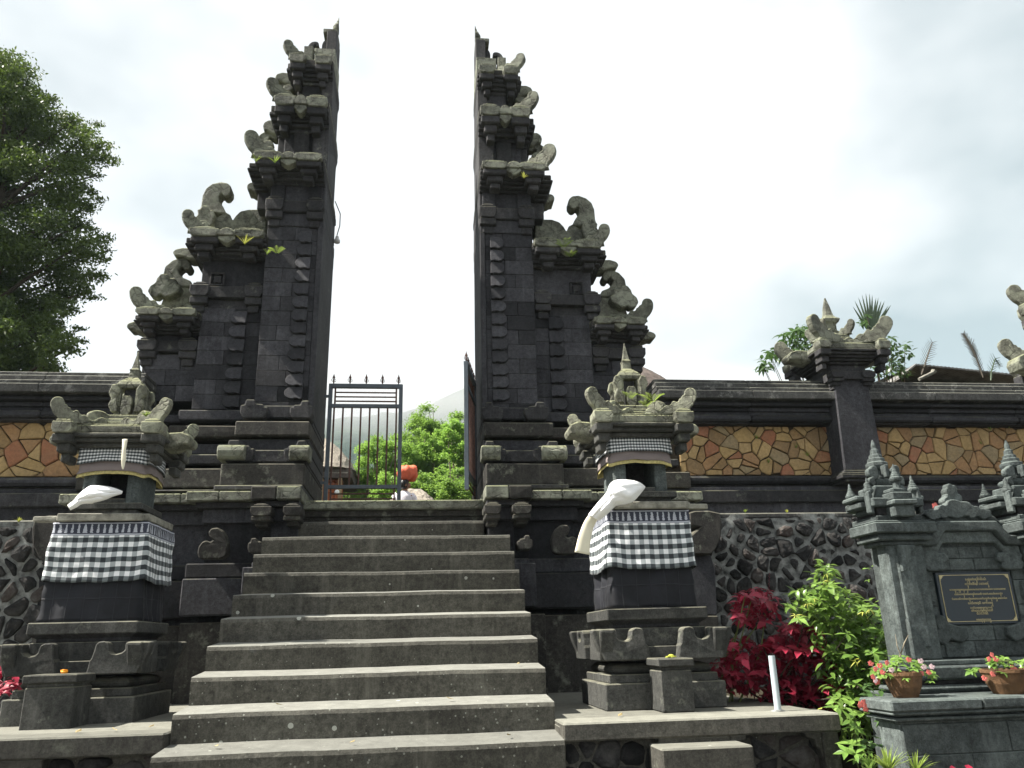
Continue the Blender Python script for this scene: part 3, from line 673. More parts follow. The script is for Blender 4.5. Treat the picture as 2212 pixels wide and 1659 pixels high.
def shrink(poly, g):
    n = len(poly); ar = sum(poly[i][0]*poly[(i+1) % n][1]-poly[(i+1) % n][0]*poly[i][1] for i in range(n)); sg = 1 if ar > 0 else -1
    out = list(poly)
    for i in range(n):
        a, b = poly[i], poly[(i+1) % n]; d = (b[0]-a[0], b[1]-a[1]); l = sqrt(d[0]**2+d[1]**2)
        if l < 1e-6: continue
        nn = (sg*d[1]/l, -sg*d[0]/l)                              # outward
        out = clip(out, (a[0]-nn[0]*g, a[1]-nn[1]*g), nn)
        if len(out) < 3: return None
    return out
def chaikin(p, k=.22):
    o = []
    for i in range(len(p)):
        a, b = p[i], p[(i+1) % len(p)]
        o += [(a[0]+(b[0]-a[0])*k, a[1]+(b[1]-a[1])*k), (a[0]+(b[0]-a[0])*(1-k), a[1]+(b[1]-a[1])*(1-k))]
    return o
def area(p): return abs(sum(p[i][0]*p[(i+1) % len(p)][1]-p[(i+1) % len(p)][0]*p[i][1] for i in range(len(p))))/2
def flagstones(parent, x0, x1, z0, z1, Y, nx, nz, seed, gap=.0052, mat='flag', name='flagstone'):
    rnd = random.Random(seed)
    for c in voronoi(x0, x1, z0, z1, nx, nz, .62, seed):
        p = shrink(c, gap*rnd.uniform(.6, 1.5))
        if not p or area(p) < .0012: continue
        # ragged outline
        q = []
        for i in range(len(p)):
            a, b = p[i], p[(i+1) % len(p)]; l = sqrt((a[0]-b[0])**2+(a[1]-b[1])**2)
            q.append(a)
            if l > .07:
                k = 2
                for t in range(1, k+1):
                    f = t/(k+1); q.append((a[0]+(b[0]-a[0])*f+rnd.uniform(-.0035, .0035), a[1]+(b[1]-a[1])*f+rnd.uniform(-.0035, .0035)))
        p = q; n = len(p); cx = sum(a[0] for a in p)/n; cz = sum(a[1] for a in p)/n; h = rnd.uniform(.018, .034); tx, tz = rnd.uniform(-.06, .06), rnd.uniform(-.06, .06)
        m = MB(); vs = [(a[0], Y+.01, a[1]) for a in p]+[(a[0], Y-h*.75-(a[0]-cx)*tx-(a[1]-cz)*tz, a[1]) for a in p]
        vs += [(cx+(a[0]-cx)*.9, Y-h-(a[0]-cx)*tx-(a[1]-cz)*tz-rnd.uniform(0, .003), cz+(a[1]-cz)*.9) for a in p]
        fs = [(i, (i+1) % n, (i+1) % n+n, i+n) for i in range(n)]+[(i+n, (i+1) % n+n, (i+1) % n+2*n, i+2*n) for i in range(n)]+[tuple(range(2*n, 3*n))]
        m.add(vs, fs); m.build(name, mat, parent, bev=0, jit=0)
def rubble(parent, x0, x1, z0, z1, Y, nx, nz, seed, gap=.022, slope=0., keep=None, hmul=1.):
    rnd = random.Random(seed)
    for c in voronoi(x0, x1, z0, z1, nx, nz, .58, seed):
        p = shrink(c, gap*rnd.choice((.3, .5, .8, 1.1, 1.6, 2.3)))
        if not p or area(p) < .0016: continue
        p = chaikin(p) if len(p) < 9 else p; n = len(p); cx = sum(a[0] for a in p)/n; cz = sum(a[1] for a in p)/n
        if keep and not keep(cx, cz): continue
        p = [(a[0]+rnd.uniform(-.006, .006), a[1]+rnd.uniform(-.006, .006)) for a in p]
        h = min(.075, sqrt(area(p))*.36)*rnd.uniform(.6, 1.15)*hmul; YY = Y+slope*(cz-z0); m = MB(); rings = ((1., -.02), (1.0, h*.3), (.86, h*.75), (.5, h))
        vs = []
        for sc, d in rings:
            for a in p: vs.append((cx+(a[0]-cx)*sc, YY-d+rnd.uniform(-1, 1)*h*.13, cz+(a[1]-cz)*sc))
        vs.append((cx, YY-h*rnd.uniform(.85, 1.1), cz))
        fs = [(j*n+i, j*n+(i+1) % n, (j+1)*n+(i+1) % n, (j+1)*n+i) for j in range(3) for i in range(n)]+[(3*n+i, 3*n+(i+1) % n, 4*n) for i in range(n)]
        m.add(vs, fs); m.build('lava_stone', 'lava', parent, bev=0, jit=0)

# terraces
ZT = 1.12
TR = thing('right_terrace', 'grey stone terrace right of the stairs carrying a shrine and a plastic pipe', 'terrace', (1.7, 6, 0), kind='structure')
TL = thing('left_terrace', 'grey stone terrace left of the stairs carrying a shrine', 'terrace', (-3, 6, 0), kind='structure')
def tread(name, x0, x1, y0, y1, z0, z1, parent, mat='terr'):
    return bx(name, mat, parent, x0, x1, y0, y1, z0, z1, bev=.01, jit=.004)
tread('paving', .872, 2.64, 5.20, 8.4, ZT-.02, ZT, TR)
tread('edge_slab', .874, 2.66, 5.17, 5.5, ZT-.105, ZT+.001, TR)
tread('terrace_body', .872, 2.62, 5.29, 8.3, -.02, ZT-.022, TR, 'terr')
# framed panels with boulders
def framed(parent, x0, x1, z0, z1, yf, seed, notch=0, nx=5, nz=4):
    bx('panel_back', 'terr', parent, x0, x1, yf+.045, yf+.1, z0, z1, bev=0, jit=0)
    rubble(parent, x0, x1, z0, z1, yf+.05, nx, nz, seed, gap=.008, hmul=.7)
framed(TR, .885, 1.47, .2, ZT-.11, 5.225, 3, nx=4, nz=6)
bx('pier', 'terr', TR, 1.47, 1.93, 5.19, 5.35, 0, ZT-.107)
framed(TR, 1.93, 2.53, .2, ZT-.11, 5.225, 4, nx=4, nz=6)
bx('pier', 'terr', TR, 2.53, 2.64, 5.19, 5.35, 0, ZT-.107)
for x, q in ((1.93, 1), (2.53, -1)):
    MB().prism([(0, 0), (.11, 0), (.10, -.03), (.05, -.045), (.04, -.085), (.015, -.1), (.0, -.16)], (x, 5.195, ZT-.107), X*q, Z_, Y_, .08).build('panel_corner', 'terr', TR, bev=.006)
for i, z in enumerate((.985, .80, .61, .42, .23)):
    tread('side_step', 1.41-.0*i, 1.97, 4.93-.27*i, 5.2-.27*i+.02, -.01, z, TR)
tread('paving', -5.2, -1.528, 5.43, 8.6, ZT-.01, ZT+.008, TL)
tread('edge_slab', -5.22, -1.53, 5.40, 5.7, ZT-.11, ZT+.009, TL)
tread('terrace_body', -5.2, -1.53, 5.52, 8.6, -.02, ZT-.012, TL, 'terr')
framed(TL, -2.22, -1.56, .2, ZT-.115, 5.455, 7, nx=4, nz=6)
bx('pier', 'terr', TL, -5.2, -2.22, 5.42, 5.6, 0, ZT-.111)
bx('edge_slab', 'terr', TL, -5.2, -2.2, 5.32, 5.45, .82, .86)
bx('planting_bed', 'soil', None, 2.67, 14, 6.3, 9.3, -.02, 1.10, bev=.02, jit=.02, kind='structure', label='dark soil bed behind the terrace')
bx('planting_bed', 'soil', None, -9, -3.0, 8.62, 9.3, -.02, 1.14, bev=.02, jit=.02, kind='structure', label='dark soil bed at the foot of the left wall')
bx('garden_soil', 'soil', None, 2.67, 14, 2.0, 6.29, -.1, .42, bev=.02, jit=.02, kind='structure', label='dark soil below the stone tablet')

# ---------------------------------------------------------------- boundary wall
def zw(py, Y=8.8, px=1700): return at(px, py, Y).z
def wall(x0, x1, s, name, label):
    Wl = thing(name, label, 'wall', ((x0+x1)/2, 9.1, 1.1))
    z_t, z_b = zw(915.5), zw(1027)
    prof = [(822, 830, 8.66, 'coping'), (830, 839, 8.62, 'coping'), (839, 848, 8.58, 'coping'), (848, 861, 8.50, 'coping'), (861, 872, 8.62, 'body'), (872, 876, 8.58, 'body'), (876, 889, 8.66, 'body'), (889, 899, 8.69, 'body'), (899, 909, 8.62, 'body'), (909, 915.5, 8.68, 'body')]
    zp = None
    for yt, yb, Yf, mt in prof:
        a, b = zw(yt, Yf), zw(yb, Yf)
        if zp is not None: a = zp-.0015
        zp = b
        w = abs(x1-x0); k = max(1, round(w/1.1))
        for c in range(k):
            xa, xb = x0+(x1-x0)*c/k, x0+(x1-x0)*(c+1)/k
            bx('coping_stone' if mt == 'coping' else 'moulding', mt, Wl, min(xa, xb)+.001, max(xa, xb)-.001, Yf+random.uniform(0, .004), 9.35, b, a, bev=.008 if yt not in (899,) else .02)
    bx('panel_back', 'grout', Wl, x0, x1, 8.82, 9.3, z_b-.02, zp, bev=0, jit=0)
    za, zb, zc, zd = zw(1027, 8.66), zw(1042, 8.62), zw(1052, 8.7), 2.6
    bx('ledge', 'body', Wl, x0, x1, 8.66, 9.32, zb, za, bev=.03)
    bx('ledge', 'dark', Wl, x0, x1, 8.74, 9.32, zc, zb-.002)
    bx('plinth', 'body', Wl, x0, x1, 8.66, 9.32, zd, zc-.002)
    bx('plinth', 'dark', Wl, x0, x1, 8.6, 9.2, zw(1085, 8.6), zc-.05, bev=.012)
    return Wl, z_b, zp
WR, zb_, zt_ = wall(2.72, 9.6, 1, 'boundary_wall', 'dark wall right of the gate with reddish and yellow flagstone panels')
flagstones(WR, 3.0, 4.92, zb_, zt_, 8.82, 12, 4, 11)
flagstones(WR, 5.32, 9.6, zb_, zt_, 8.82, 26, 4, 12)
WL, zb_, zt_ = wall(-8.2, -3.05, -1, 'boundary_wall', 'dark wall left of the gate with one yellow flagstone panel')
flagstones(WL, -6.4, -3.3, zb_, zt_, 8.82, 14, 4, 13)
# pillar on the right wall
def pillar(cx, label, tiers=1, zbase=1.1, y=8.70, extra=0.):
    P_ = thing('wall_pillar', label, 'pillar', (cx, y+.3, zbase), None)
    hw = .225; f = lambda u: cx+u; yc = y+.25
    zs, ze = zw(1013, 8.4), zw(822, 8.4)
    bx('shaft', 'body', P_, cx-hw-.02, cx+hw+.02, y-.22, 9.3, zs-.0, ze+.05+extra, bev=.01, tx=.03, ty=.0)
    for k, (e, a, b) in enumerate(((.05, 1013, 1019), (.09, 1019, 1024), (.12, 1024, 1033), (.08, 1033, 1040))):
        bx('shaft_foot', 'dark', P_, cx-hw-e, cx+hw+e, y-.22-e*.7, 9.2, zw(b, 8.4), zw(a, 8.4)-.001)
    z0 = zw(815, 8.4)+extra; z1 = zw(792, 8.3)+extra
    bx('capital', 'dark', P_, cx-hw-.04, cx+hw+.04, y-.27, 9.25, z0, z1)
    for q in (1, -1): face_block(P_, lambda u: cx+q*u, hw-.03, .17, z1-.01, z1-z0-.02, y-.31, .12, 'dark', 1, lowh=1.6)
    bx('neck', 'dark', P_, cx-hw, cx+hw, y-.2, 9.2, z1, z1+.12)
    zt = zw(722, 8.1)+extra
    cornice(P_, f, 1, hw+.0, .26, .45, z1+.1, zt, y+.06, cut=False, hs=.17, ov=.2, mat='dark', tmat='moss', brk=.9)
    bx('roof_step', 'moss', P_, cx-.16, cx+.16, y-.1, y+.22, zt+.08, zt+.22)
    zz = zt+.22; c = (cx, y+.06)
    MB().lathe(*c, [(.17, zz), (.13, zz+.03), (.09, zz+.06), (.09, zz+.17), (.13, zz+.2), (.15, zz+.24), (.1, zz+.27), (.075, zz+.3), (.06, zz+.36), (.05, zz+.42), (.012, zz+.56)], 4, sq=True).build('spire', 'moss', P_, bev=.006)
    for a in range(4):
        d = Vector((cos(a*pi/2+pi/4), sin(a*pi/2+pi/4), 0))
        horn(P_, (c[0]+d.x*.2, c[1]+d.y*.2, zz), d, .1, .06, 'moss', sx=1., back=1.2, name='ear')
    return P_
pillar(5.10, 'dark square pillar with horned mossy roof rising from the right wall')

def edge_tower():
    c0 = at(2275, 700, 9.3); T = thing('gate_tower', 'dark tower cut by the right photo edge, two tiers of curled horns showing', 'gate tower', (c0.x, 9.3, 1.1)); cx = c0.x+.42; f = lambda u: cx+u; c0 = c0+X*.42
    u2 = cx-.42-at(2190, 768, 8.9).x; z2 = at(2190, 757, 8.9).z; z2b = at(2200, 835, 9.1).z
    bx('shaft', 'body', T, cx-u2+.32, cx+.5, 9.05, 9.9, 1.1, z2b+.05)
    cornice(T, f, 1, u2-.30, .12, u2, z2b, z2, 9.15, cut=False, hs=.19, ov=.22)
    u1 = cx-.40-at(2196, 652, 9.0).x; z1 = at(2196, 641, 9.0).z; z1b = at(2205, 705, 9.1).z
    bx('tier_wall', 'dark', T, cx-u1+.2, cx+.4, 9.15, 9.6, z2, z1b+.05)
    cornice(T, f, 1, u1-.22, .1, u1, z1b, z1, 9.15, cut=False, hs=.19, ov=.2)
edge_tower()

# lava rock retaining walls
def lava_wall(x0, x1, Y, ztop, z0, label, seed, nx, nz):
    V = thing('retaining_wall', label, 'wall', ((x0+x1)/2, Y, z0))
    m = MB(); n = 40; r = 18
    for_v = []
    for i in range(n+1):
        for j in range(r+1):
            x = x0+(x1-x0)*i/n; z = z0+(ztop-z0)*j/r
            for_v.append((x, Y+.035*noise.noise(Vector((x*4, z*4, 3)))+.012*noise.noise(Vector((x*15, z*15, 3))), z))
    m.add(for_v, [(i*(r+1)+j, (i+1)*(r+1)+j, (i+1)*(r+1)+j+1, i*(r+1)+j+1) for i in range(n) for j in range(r)])
    m.build('mortar_face', 'mortar', V, bev=0, jit=0, smooth=True)
    bx('wall_top', 'coping', V, x0, x1, Y+.0, Y+.6, ztop-.05, ztop+.015, bev=.015, jit=.012)
    bx('wall_core', 'mortar', V, x0, x1, Y+.06, Y+.6, z0, ztop-.05, bev=0)
    rubble(V, x0, x1, z0+.02, ztop-.04, Y, nx, nz, seed, gap=.0145)
    return V
ZL = at(1700, 1110, 8.33).z
lava_wall(3.02, 6.4, 8.33, ZL, 1.0, 'dark lava rocks set in pale mortar below the right boundary wall', 31, 20, 13)
lava_wall(6.41, 9.6, 8.33, ZL, 1.0, 'stretch of the lava rock wall behind the inscribed monument', 32, 19, 13)
lava_wall(-6.0, -2.98, 8.10, at(40, 1128, 8.1).z, 1.0, 'dark lava rocks set in pale mortar behind the left shrine', 33, 17, 13)

# ---------------------------------------------------------------- the two cloth-wrapped shrines
def cloth_box(name, mat, parent, cx, cy, w, d, z0, z1, flare=.0, wr=.01, fold=.0, seed=0, u0=0., rows=18, per=None, thick=.003, top=0., freq=9., sag=0., label=None, kick=None):
    """open cloth wrapped round a square body; UV in metres"""
    ns = 34; pts = []
    hw, hd = w/2, d/2
    seq = [((-hw, hd), (-hw, -hd)), ((-hw, -hd), (hw, -hd)), ((hw, -hd), (hw, hd)), ((hw, hd), (-hw, hd))]
    ring = []; u = 0
    for a, b in seq:
        l = sqrt((a[0]-b[0])**2+(a[1]-b[1])**2)
        for i in range(ns):
            f = i/ns; ring.append((a[0]+(b[0]-a[0])*f, a[1]+(b[1]-a[1])*f, u+l*f))
        u += l
    ring.append((ring[0][0], ring[0][1], u)); n = len(ring)
    m = MB(); uv = []
    for j in range(rows+1):
        t = j/rows
        for k, (x, y, uu) in enumerate(ring):
            kx = k % (n-1); xx, yy = ring[kx][0], ring[kx][1]; nx_, ny_ = xx/hw, yy/hd
            side = Vector((nx_ if abs(nx_) > .999 else 0, ny_ if abs(ny_) > .999 else 0, 0))
            if side.length > 1.1: side.normalize()
            o = flare*(1-t)**1.5+wr*noise.noise(Vector((xx*6+seed, yy*6, t*3)))+fold*(1-t*.7)*(.5+.5*sin(ring[kx][2]*freq*2*pi+1.5*noise.noise(Vector((xx*3, yy*3, seed)))))*(1 if abs(ring[kx][2]-w*1.5) > w*.5 or fold < 0 else .45)
            o += wr*.35*noise.noise(Vector((xx*22+seed, yy*22, t*9)))
            z = z0+(z1-z0)*t-sag*(1-t)*abs(sin(ring[kx][2]*pi/w))*0-(sag*(1-t)*(max(abs(nx_), abs(ny_)) and (abs(nx_)*abs(ny_))**3))
            z += (1-t)*.009*noise.noise(Vector((xx*9, yy*9, seed+4)))
            m.v.append((cx+xx+side.x*o, cy+yy+side.y*o, z)); uv.append((u0+uu, t*(z1-z0)))
    for j in range(rows):
        for k in range(n-1): m.f.append((j*n+k, j*n+k+1, (j+1)*n+k+1, (j+1)*n+k))
    me = bpy.data.meshes.new(name); me.from_pydata(m.v, [], m.f); l = me.uv_layers.new(name='UVMap')
    for p in me.polygons:
        p.use_smooth = True
        for li in p.loop_indices: l.data[li].uv = uv[me.loops[li].vertex_index]
    o = link(name, me, mat, parent, label=label)
    md = o.modifiers.new('solid', 'SOLIDIFY'); md.thickness = thick; md.offset = 1
    return o
def drape(name, mat, parent, pts, wid, seed=0, flat=.5, n=14, label=None):
    """bunched cloth along a path; wid: (half width, half thickness) per point"""
    m = MB(); P = [Vector(p) for p in pts]
    # resample
    Q, Wd = [], []
    for i in range(len(P)-1):
        for k in range(5):
            f = k/5; a0 = P[max(i-1, 0)]; a1 = P[i]; a2 = P[i+1]; a3 = P[min(i+2, len(P)-1)]
            q = .5*((2*a1)+(a2-a0)*f+(2*a0-5*a1+4*a2-a3)*f*f+(3*a1-a0-3*a2+a3)*f**3)
            Q.append(q); Wd.append((wid[i][0]*(1-f)+wid[i+1][0]*f, wid[i][1]*(1-f)+wid[i+1][1]*f))
    Q.append(P[-1]); Wd.append(wid[-1])
    for i, q in enumerate(Q):
        t = (Q[min(i+1, len(Q)-1)]-Q[max(i-1, 0)]).normalized(); s_ = t.cross(Y_)
        if s_.length < .2: s_ = X.copy()
        s_.normalize(); b = s_.cross(t)
        for k in range(n):
            a = 2*pi*k/n; r = 1+.22*noise.noise(Vector((q.x*9+seed, a*1.3, q.z*9)))+.10*sin(a*5+seed)
            m.v.append(tuple(q+s_*(cos(a)*Wd[i][0]*r)+b*(sin(a)*Wd[i][1]*r)))
    for i in range(len(Q)-1):
        for k in range(n): m.f.append((i*n+k, i*n+(k+1) % n, (i+1)*n+(k+1) % n, (i+1)*n+k))
    m.f.append(tuple(range(n))); m.f.append(tuple((len(Q)-1)*n+k for k in range(n)))
    return m.build(name, mat, parent, bev=0, jit=.004, smooth=True, label=label)
def shrine(cx, y0, lab, s, seed):
    """square offering pedestal; s mirrors the arm ornaments"""
    S = thing('offering_shrine', lab, 'shrine', (cx, y0+.44, ZT), 'cloth-wrapped offering shrines beside the stairs')
    D = .89; cy = y0+D/2; B = lambda n, mt, w, za, zb, dy=None, **k: bx(n, mt, S, cx-w/2, cx+w/2, cy-(dy or w)/2, cy+(dy or w)/2, ZT+za, ZT+zb, **k)
    B('base_block', 'shrine', .89, 0.0, .182, bev=.008)
    B('base_step', 'shrine', .81, .182, .24)
    MB().lathe(cx, cy, [(.50, ZT+.24), (.53, ZT+.262), (.53, ZT+.28), (.49, ZT+.305), (.42, ZT+.315)], 4, sq=True).build('cushion', 'shrine', S, bev=.01)
    B('neck', 'dark', .56, .3, .36)
    B('bowl_core', 'shrine', .80, .335, .43); B('bowl_core', 'shrine', .72, .43, .56); B('bowl_core', 'dark', .66, .56, .64)
    # curled ornaments at the corners of each side
    o = [(-.10, 0), (-.44, 0), (-.475, .06), (-.505, .13), (-.525, .205), (-.515, .218), (-.36, .222), (-.345, .205), (-.35, .165), (-.33, .145), (-.29, .135), (-.255, .142), (-.24, .16), (-.238, .185), (-.232, .21), (-.205, .224), (-.165, .222), (-.145, .205), (-.14, .165), (-.128, .11), (-.115, .09), (-.108, .04)]
    for k in range(4):
        a = k*pi/2; A = Vector((cos(a), sin(a), 0)); N = Vector((-sin(a), cos(a), 0))
        for q in (1, -1):
            MB().prism([(p[0]*q, p[1]) for p in o], Vector((cx, cy, ZT+.335))-N*(.475), A, Z_, N, .10).build('curled_ornament', 'shrine', S, bev=.012, jit=.006)
    # slab
    B('table_slab', 'shrine', .77, .615, .70, bev=.008)
    MB().lathe(cx, cy, [(.41, ZT+.55), (.44, ZT+.575), (.53, ZT+.615)], 4, sq=True).build('slab_underside', 'dark', S, bev=0)
    B('body', 'dark', .56, .70, 1.44, bev=.01)
    cloth_box('black_skirt', 'black', S, cx, cy-.0, .605 if s > 0 else .64, .605, ZT+.705, ZT+1.2, flare=.012 if s > 0 else .03, wr=.02, fold=.03, seed=seed, freq=4.2)
    cloth_box('checked_cloth', 'poleng', S, cx+(0 if s > 0 else .015), cy, .655 if s > 0 else .70, .655, ZT+.985 if s > 0 else ZT+.985, ZT+1.44, flare=.022, wr=.014, fold=.007, seed=seed+2, u0=seed*.3, rows=26, sag=-.02, freq=2.4)
    # plank tray, plinth and little house
    rr = random.Random(seed)
    zt = ZT+1.445
    bx('tray_top', 'shrine', S, cx-.315, cx+.315, cy-.32, cy+.32, ZT+1.40, zt-.002)
    for k, (xa, xb, ya, yb, dz) in enumerate(((-.30, .32, -.37, -.30, 0), (-.34, .30, .26, .33, 0), (.30, .36, -.3, .3, .003))):
        bx('plank', 'wood', S, cx+xa, cx+xb, cy+ya, cy+yb, zt+dz, zt+.055+dz, bev=.006, jit=.008)
    o_ = bx('plank', 'wood', S, cx+.16*s, cx+.50*s, cy-.30, cy-.2, zt+.004, zt+.045, bev=.006, jit=.01, ty=.0)
    B('house_plinth', 'shrine', .52, 1.445, 1.495, dy=.52); B('house_plinth', 'shrine', .46, 1.495, 1.55, dy=.46)
    B('house_plinth', 'shrine', .54, 1.55, 1.60, dy=.52)
    za, zb = 1.60, 2.04
    for q in (-1, 1): bx('house_wall', 'mon' if q*s < 0 or 1 else 'dark', S, cx+q*.215, cx+q*.118, cy-.20, cy+.2, ZT+za, ZT+zb, bev=.008)
    bx('house_wall', 'dark', S, cx-.118, cx+.118, cy+.1, cy+.19, ZT+za, ZT+zb)
    bx('house_sill', 'shrine', S, cx-.118, cx+.118, cy-.195, cy+.1, ZT+za, ZT+za+.045)
    bx('house_lintel', 'dark', S, cx-.118, cx+.118, cy-.195, cy+.1, ZT+zb-.07, ZT+zb)
    # pelmet: gold fringe, grey band, small checks
    cloth_box('fringe', 'fringe', S, cx, cy, .49, .47, ZT+1.83, ZT+1.865, flare=.012, wr=.004, fold=.003, seed=seed+5, rows=4, freq=60, sag=.03)
    cloth_box('grey_valance', 'greyc', S, cx, cy, .48, .46, ZT+1.858, ZT+1.95, flare=.018, wr=.010, fold=.008, seed=seed+5, rows=8, freq=6, sag=.03)
    cloth_box('small_checked_band', 'poleng_s', S, cx, cy, .51, .49, ZT+1.93, ZT+2.05, flare=.014, wr=.006, seed=seed+7, rows=8, freq=3, sag=.03)
    # roof
    B('eave', 'shrine', .50, 2.04, 2.08)
    cornice(S, lambda u: cx+u, 1, .25, .25, .41, ZT+2.04, ZT+2.20, cy, cut=False, mat='shrine', tmat='roofst', n=3, tb=.38, hs=.108, brk=1.0, ov=.155)
    for k, (w, a, b) in enumerate(((.56, 2.2, 2.235), (.46, 2.235, 2.27), (.36, 2.27, 2.31), (.30, 2.31, 2.35))): B('roof_step', 'roofst', w, a, b-.001)
    for q in range(4):
        d = Vector((cos(q*pi/2+pi/4), sin(q*pi/2+pi/4), 0))
        MB().prism(lobes(.12, .075, 3, .2), Vector((cx, cy, ZT+2.30))+d*.24-d.cross(Z_)*.025, d, Z_, d.cross(Z_), .05).build('hip_carving', 'roofst', S, bev=.008)
    # crown lantern
    for qx in (-1, 1):
        for qy in (-1, 1):
            bx('lantern_post', 'roofst', S, cx+qx*.08-.022, cx+qx*.08+.022, cy+qy*.08-.022, cy+qy*.08+.022, ZT+2.35, ZT+2.60, bev=.008)
            MB().prism([(0, 0), (.03, .06), (.01, .12), (.04, .17), (.02, .24), (-.02, .25), (-.05, .2), (-.04, .12), (-.05, 0)], (cx+qx*.115, cy+qy*.10-.02, ZT+2.38), X*qx, Z_, Y_, .04).build('ear', 'roofst', S, bev=.008)
    MB().prism(lobes(.05, .1, 4, .2), (cx, cy-.12, ZT+2.44), X, Z_, Y_, .06).build('leaf_carving', 'roofst', S, bev=.006)
    B('lantern_core', 'dark', .10, 2.35, 2.6)
    MB().lathe(cx, cy, [(.135, ZT+2.60), (.145, ZT+2.63), (.125, ZT+2.66), (.085, ZT+2.69), (.055, ZT+2.71), (.05, ZT+2.77), (.058, ZT+2.785), (.04, ZT+2.80), (.004, ZT+2.96)], 4, sq=True).build('spire', 'roofst', S, bev=.004)
    return S, cy
SR, cyR = shrine(1.757, 5.90, 'offering shrine right of the stairs, black and white checked cloth, white cloth hanging', 1, 1)
SL, cyL = shrine(-2.466, 6.30, 'offering shrine left of the stairs, wrapped in checked cloth over a black skirt', -1, 2)
g = 'white cloths draped over the shrine openings'
def patch(name, mat, up, lo, Ys, bulge, lab, grp, folds=5, seed=0):
    z_ = lambda p, o: ((o[0]+p[0]/o[2])/1.4756, (o[1]+p[1]/o[2])/1.4756)
    n = 44; r = 22; V = []; F = []
    def samp(L, t):
        f = t*(len(L)-1); i = min(int(f), len(L)-2); f -= i
        a0, a1, a2, a3 = L[max(i-1, 0)], L[i], L[i+1], L[min(i+2, len(L)-1)]
        return [.5*(2*a1[k]+(a2[k]-a0[k])*f+(2*a0[k]-5*a1[k]+4*a2[k]-a3[k])*f*f+(3*a1[k]-a0[k]-3*a2[k]+a3[k])*f**3) for k in range(len(a0))]
    for i in range(n+1):
        t = i/n; a, b, Y = samp(up, t), samp(lo, t), samp([(y,) for y in Ys], t)[0]; wd = sqrt((a[0]-b[0])**2+(a[1]-b[1])**2)/100
        for j in range(r+1):
            q = j/r; x, y = a[0]+(b[0]-a[0])*q, a[1]+(b[1]-a[1])*q
            d = bulge*wd*2*sin(pi*q)**.6+.013*min(1, wd*3)*(abs(sin(q*folds*pi+t*4+2*noise.noise(Vector((t*3, q, seed)))))-.5)*sin(pi*q)**.3+.03*wd*noise.noise(Vector((t*5, q*4, seed)))+.011*abs(noise.noise(Vector((t*9+q*5, q*7-t*4, seed+3))))*min(1, wd*5)
            V.append(tuple(at(x, y, Y-d)))
    m = MB(); m.v = V; m.f = [(i*(r+1)+j, (i+1)*(r+1)+j, (i+1)*(r+1)+j+1, i*(r+1)+j+1) for i in range(n) for j in range(r)]
    o = m.build(name, mat, None, bev=0, jit=0, smooth=True, label=lab, cat='cloth', group=grp); md = o.modifiers.new('solid', 'SOLIDIFY'); md.thickness = .006; return o
patch('white_cloth', 'white', [(1393, 1052), (1379, 1042), (1356, 1038), (1333, 1038), (1319, 1046), (1311, 1065), (1293, 1086), (1272, 1112)], [(1391, 1055), (1379, 1070), (1365, 1084), (1348, 1089), (1330, 1092), (1319, 1102), (1308, 1112), (1294, 1124)],
      [6.06, 6.0, 5.95, 5.93, 5.93, 5.93, 5.93, 6.0], .10, 'white cloth draped from the right shrine opening over its planks', g, 2, 3)
patch('white_cloth', 'white', [(264, 1062), (245, 1055), (225, 1051), (199, 1050), (184, 1058), (171, 1069), (160, 1082), (147, 1092)], [(262, 1066), (245, 1071), (228, 1078), (210, 1083), (192, 1086), (176, 1088), (166, 1094), (152, 1101)],
      [6.43, 6.36, 6.33, 6.31, 6.31, 6.31, 6.31, 6.33], .10, 'white cloth draped from the left shrine opening over its planks', g, 2, 8)
w2 = drape('cream_cloth', 'cream', None, [at(1283, 1116, 6.0), at(1272, 1135, 6.02), at(1264, 1160, 6.02), at(1258, 1196, 6.04)], [(.036, .014), (.042, .012), (.05, .012), (.055, .012)], 5)
tag(w2, 'cream cloth end hanging at the left of the right shrine', 'cloth')
w4 = drape('cloth_tassel', 'cream', None, [at(270, 950, 6.36), at(268, 970, 6.34), at(267, 992, 6.34), at(266, 1014, 6.35)], [(.020, .010), (.014, .009), (.019, .010), (.004, .004)], 9)
tag(w4, 'twisted white cloth tassel hanging in front of the left shrine roof', 'cloth')
for cx, y, q in ((1.757, 5.93, 1), (-2.466, 6.33, -1)):
    for dx in (-.14, .14):
        MB().tube([(cx+dx, y+.27, ZT+1.66), (cx+dx+.03*(1 if dx > 0 else -1), y+.24, ZT+1.72)], .008, 5).build('white_handle', 'white', SR if q > 0 else SL, bev=0)
# small pedestals in front, with an offering
def small_ped(x0, x1, y0, y1, lab):
    P_ = thing('small_pedestal', lab, 'pedestal', ((x0+x1)/2, (y0+y1)/2, ZT), 'small offering pedestals in front of the shrines')
    bx('block', 'shrine', P_, x0+.012, x1-.012, y0+.012, y1, ZT, ZT+.27, bev=.008); bx('block', 'shrine', P_, x0+.02, x1-.02, y0+.02, y1, ZT+.27, ZT+.295)
    bx('top_slab', 'shrine', P_, x0-.006, x1+.006, y0-.006, y1, ZT+.295, ZT+.35, bev=.008)
    return P_
small_ped(1.625, 1.875, 5.60, 5.89, 'small square stone pedestal at the foot of the right shrine')
small_ped(-2.64, -2.30, 5.96, 6.29, 'small square stone pedestal at the foot of the left shrine')
m = MB()
for k in range(14):
    a = k*2*pi/14; m.prism(lobes(.012, .008, 3), (-2.45+.013*cos(a), 6.12+.013*sin(a), ZT+.36+.004*(k % 3)), X, Y_, Z_, .008)
m.lathe(-2.45, 6.12, [(.02, ZT+.352), (.026, ZT+.362), (.014, ZT+.378)], 8)
m.build('orange_flower', 'orange', None, bev=0, label='orange marigold flower on the left small pedestal', cat='flower')
m = MB()
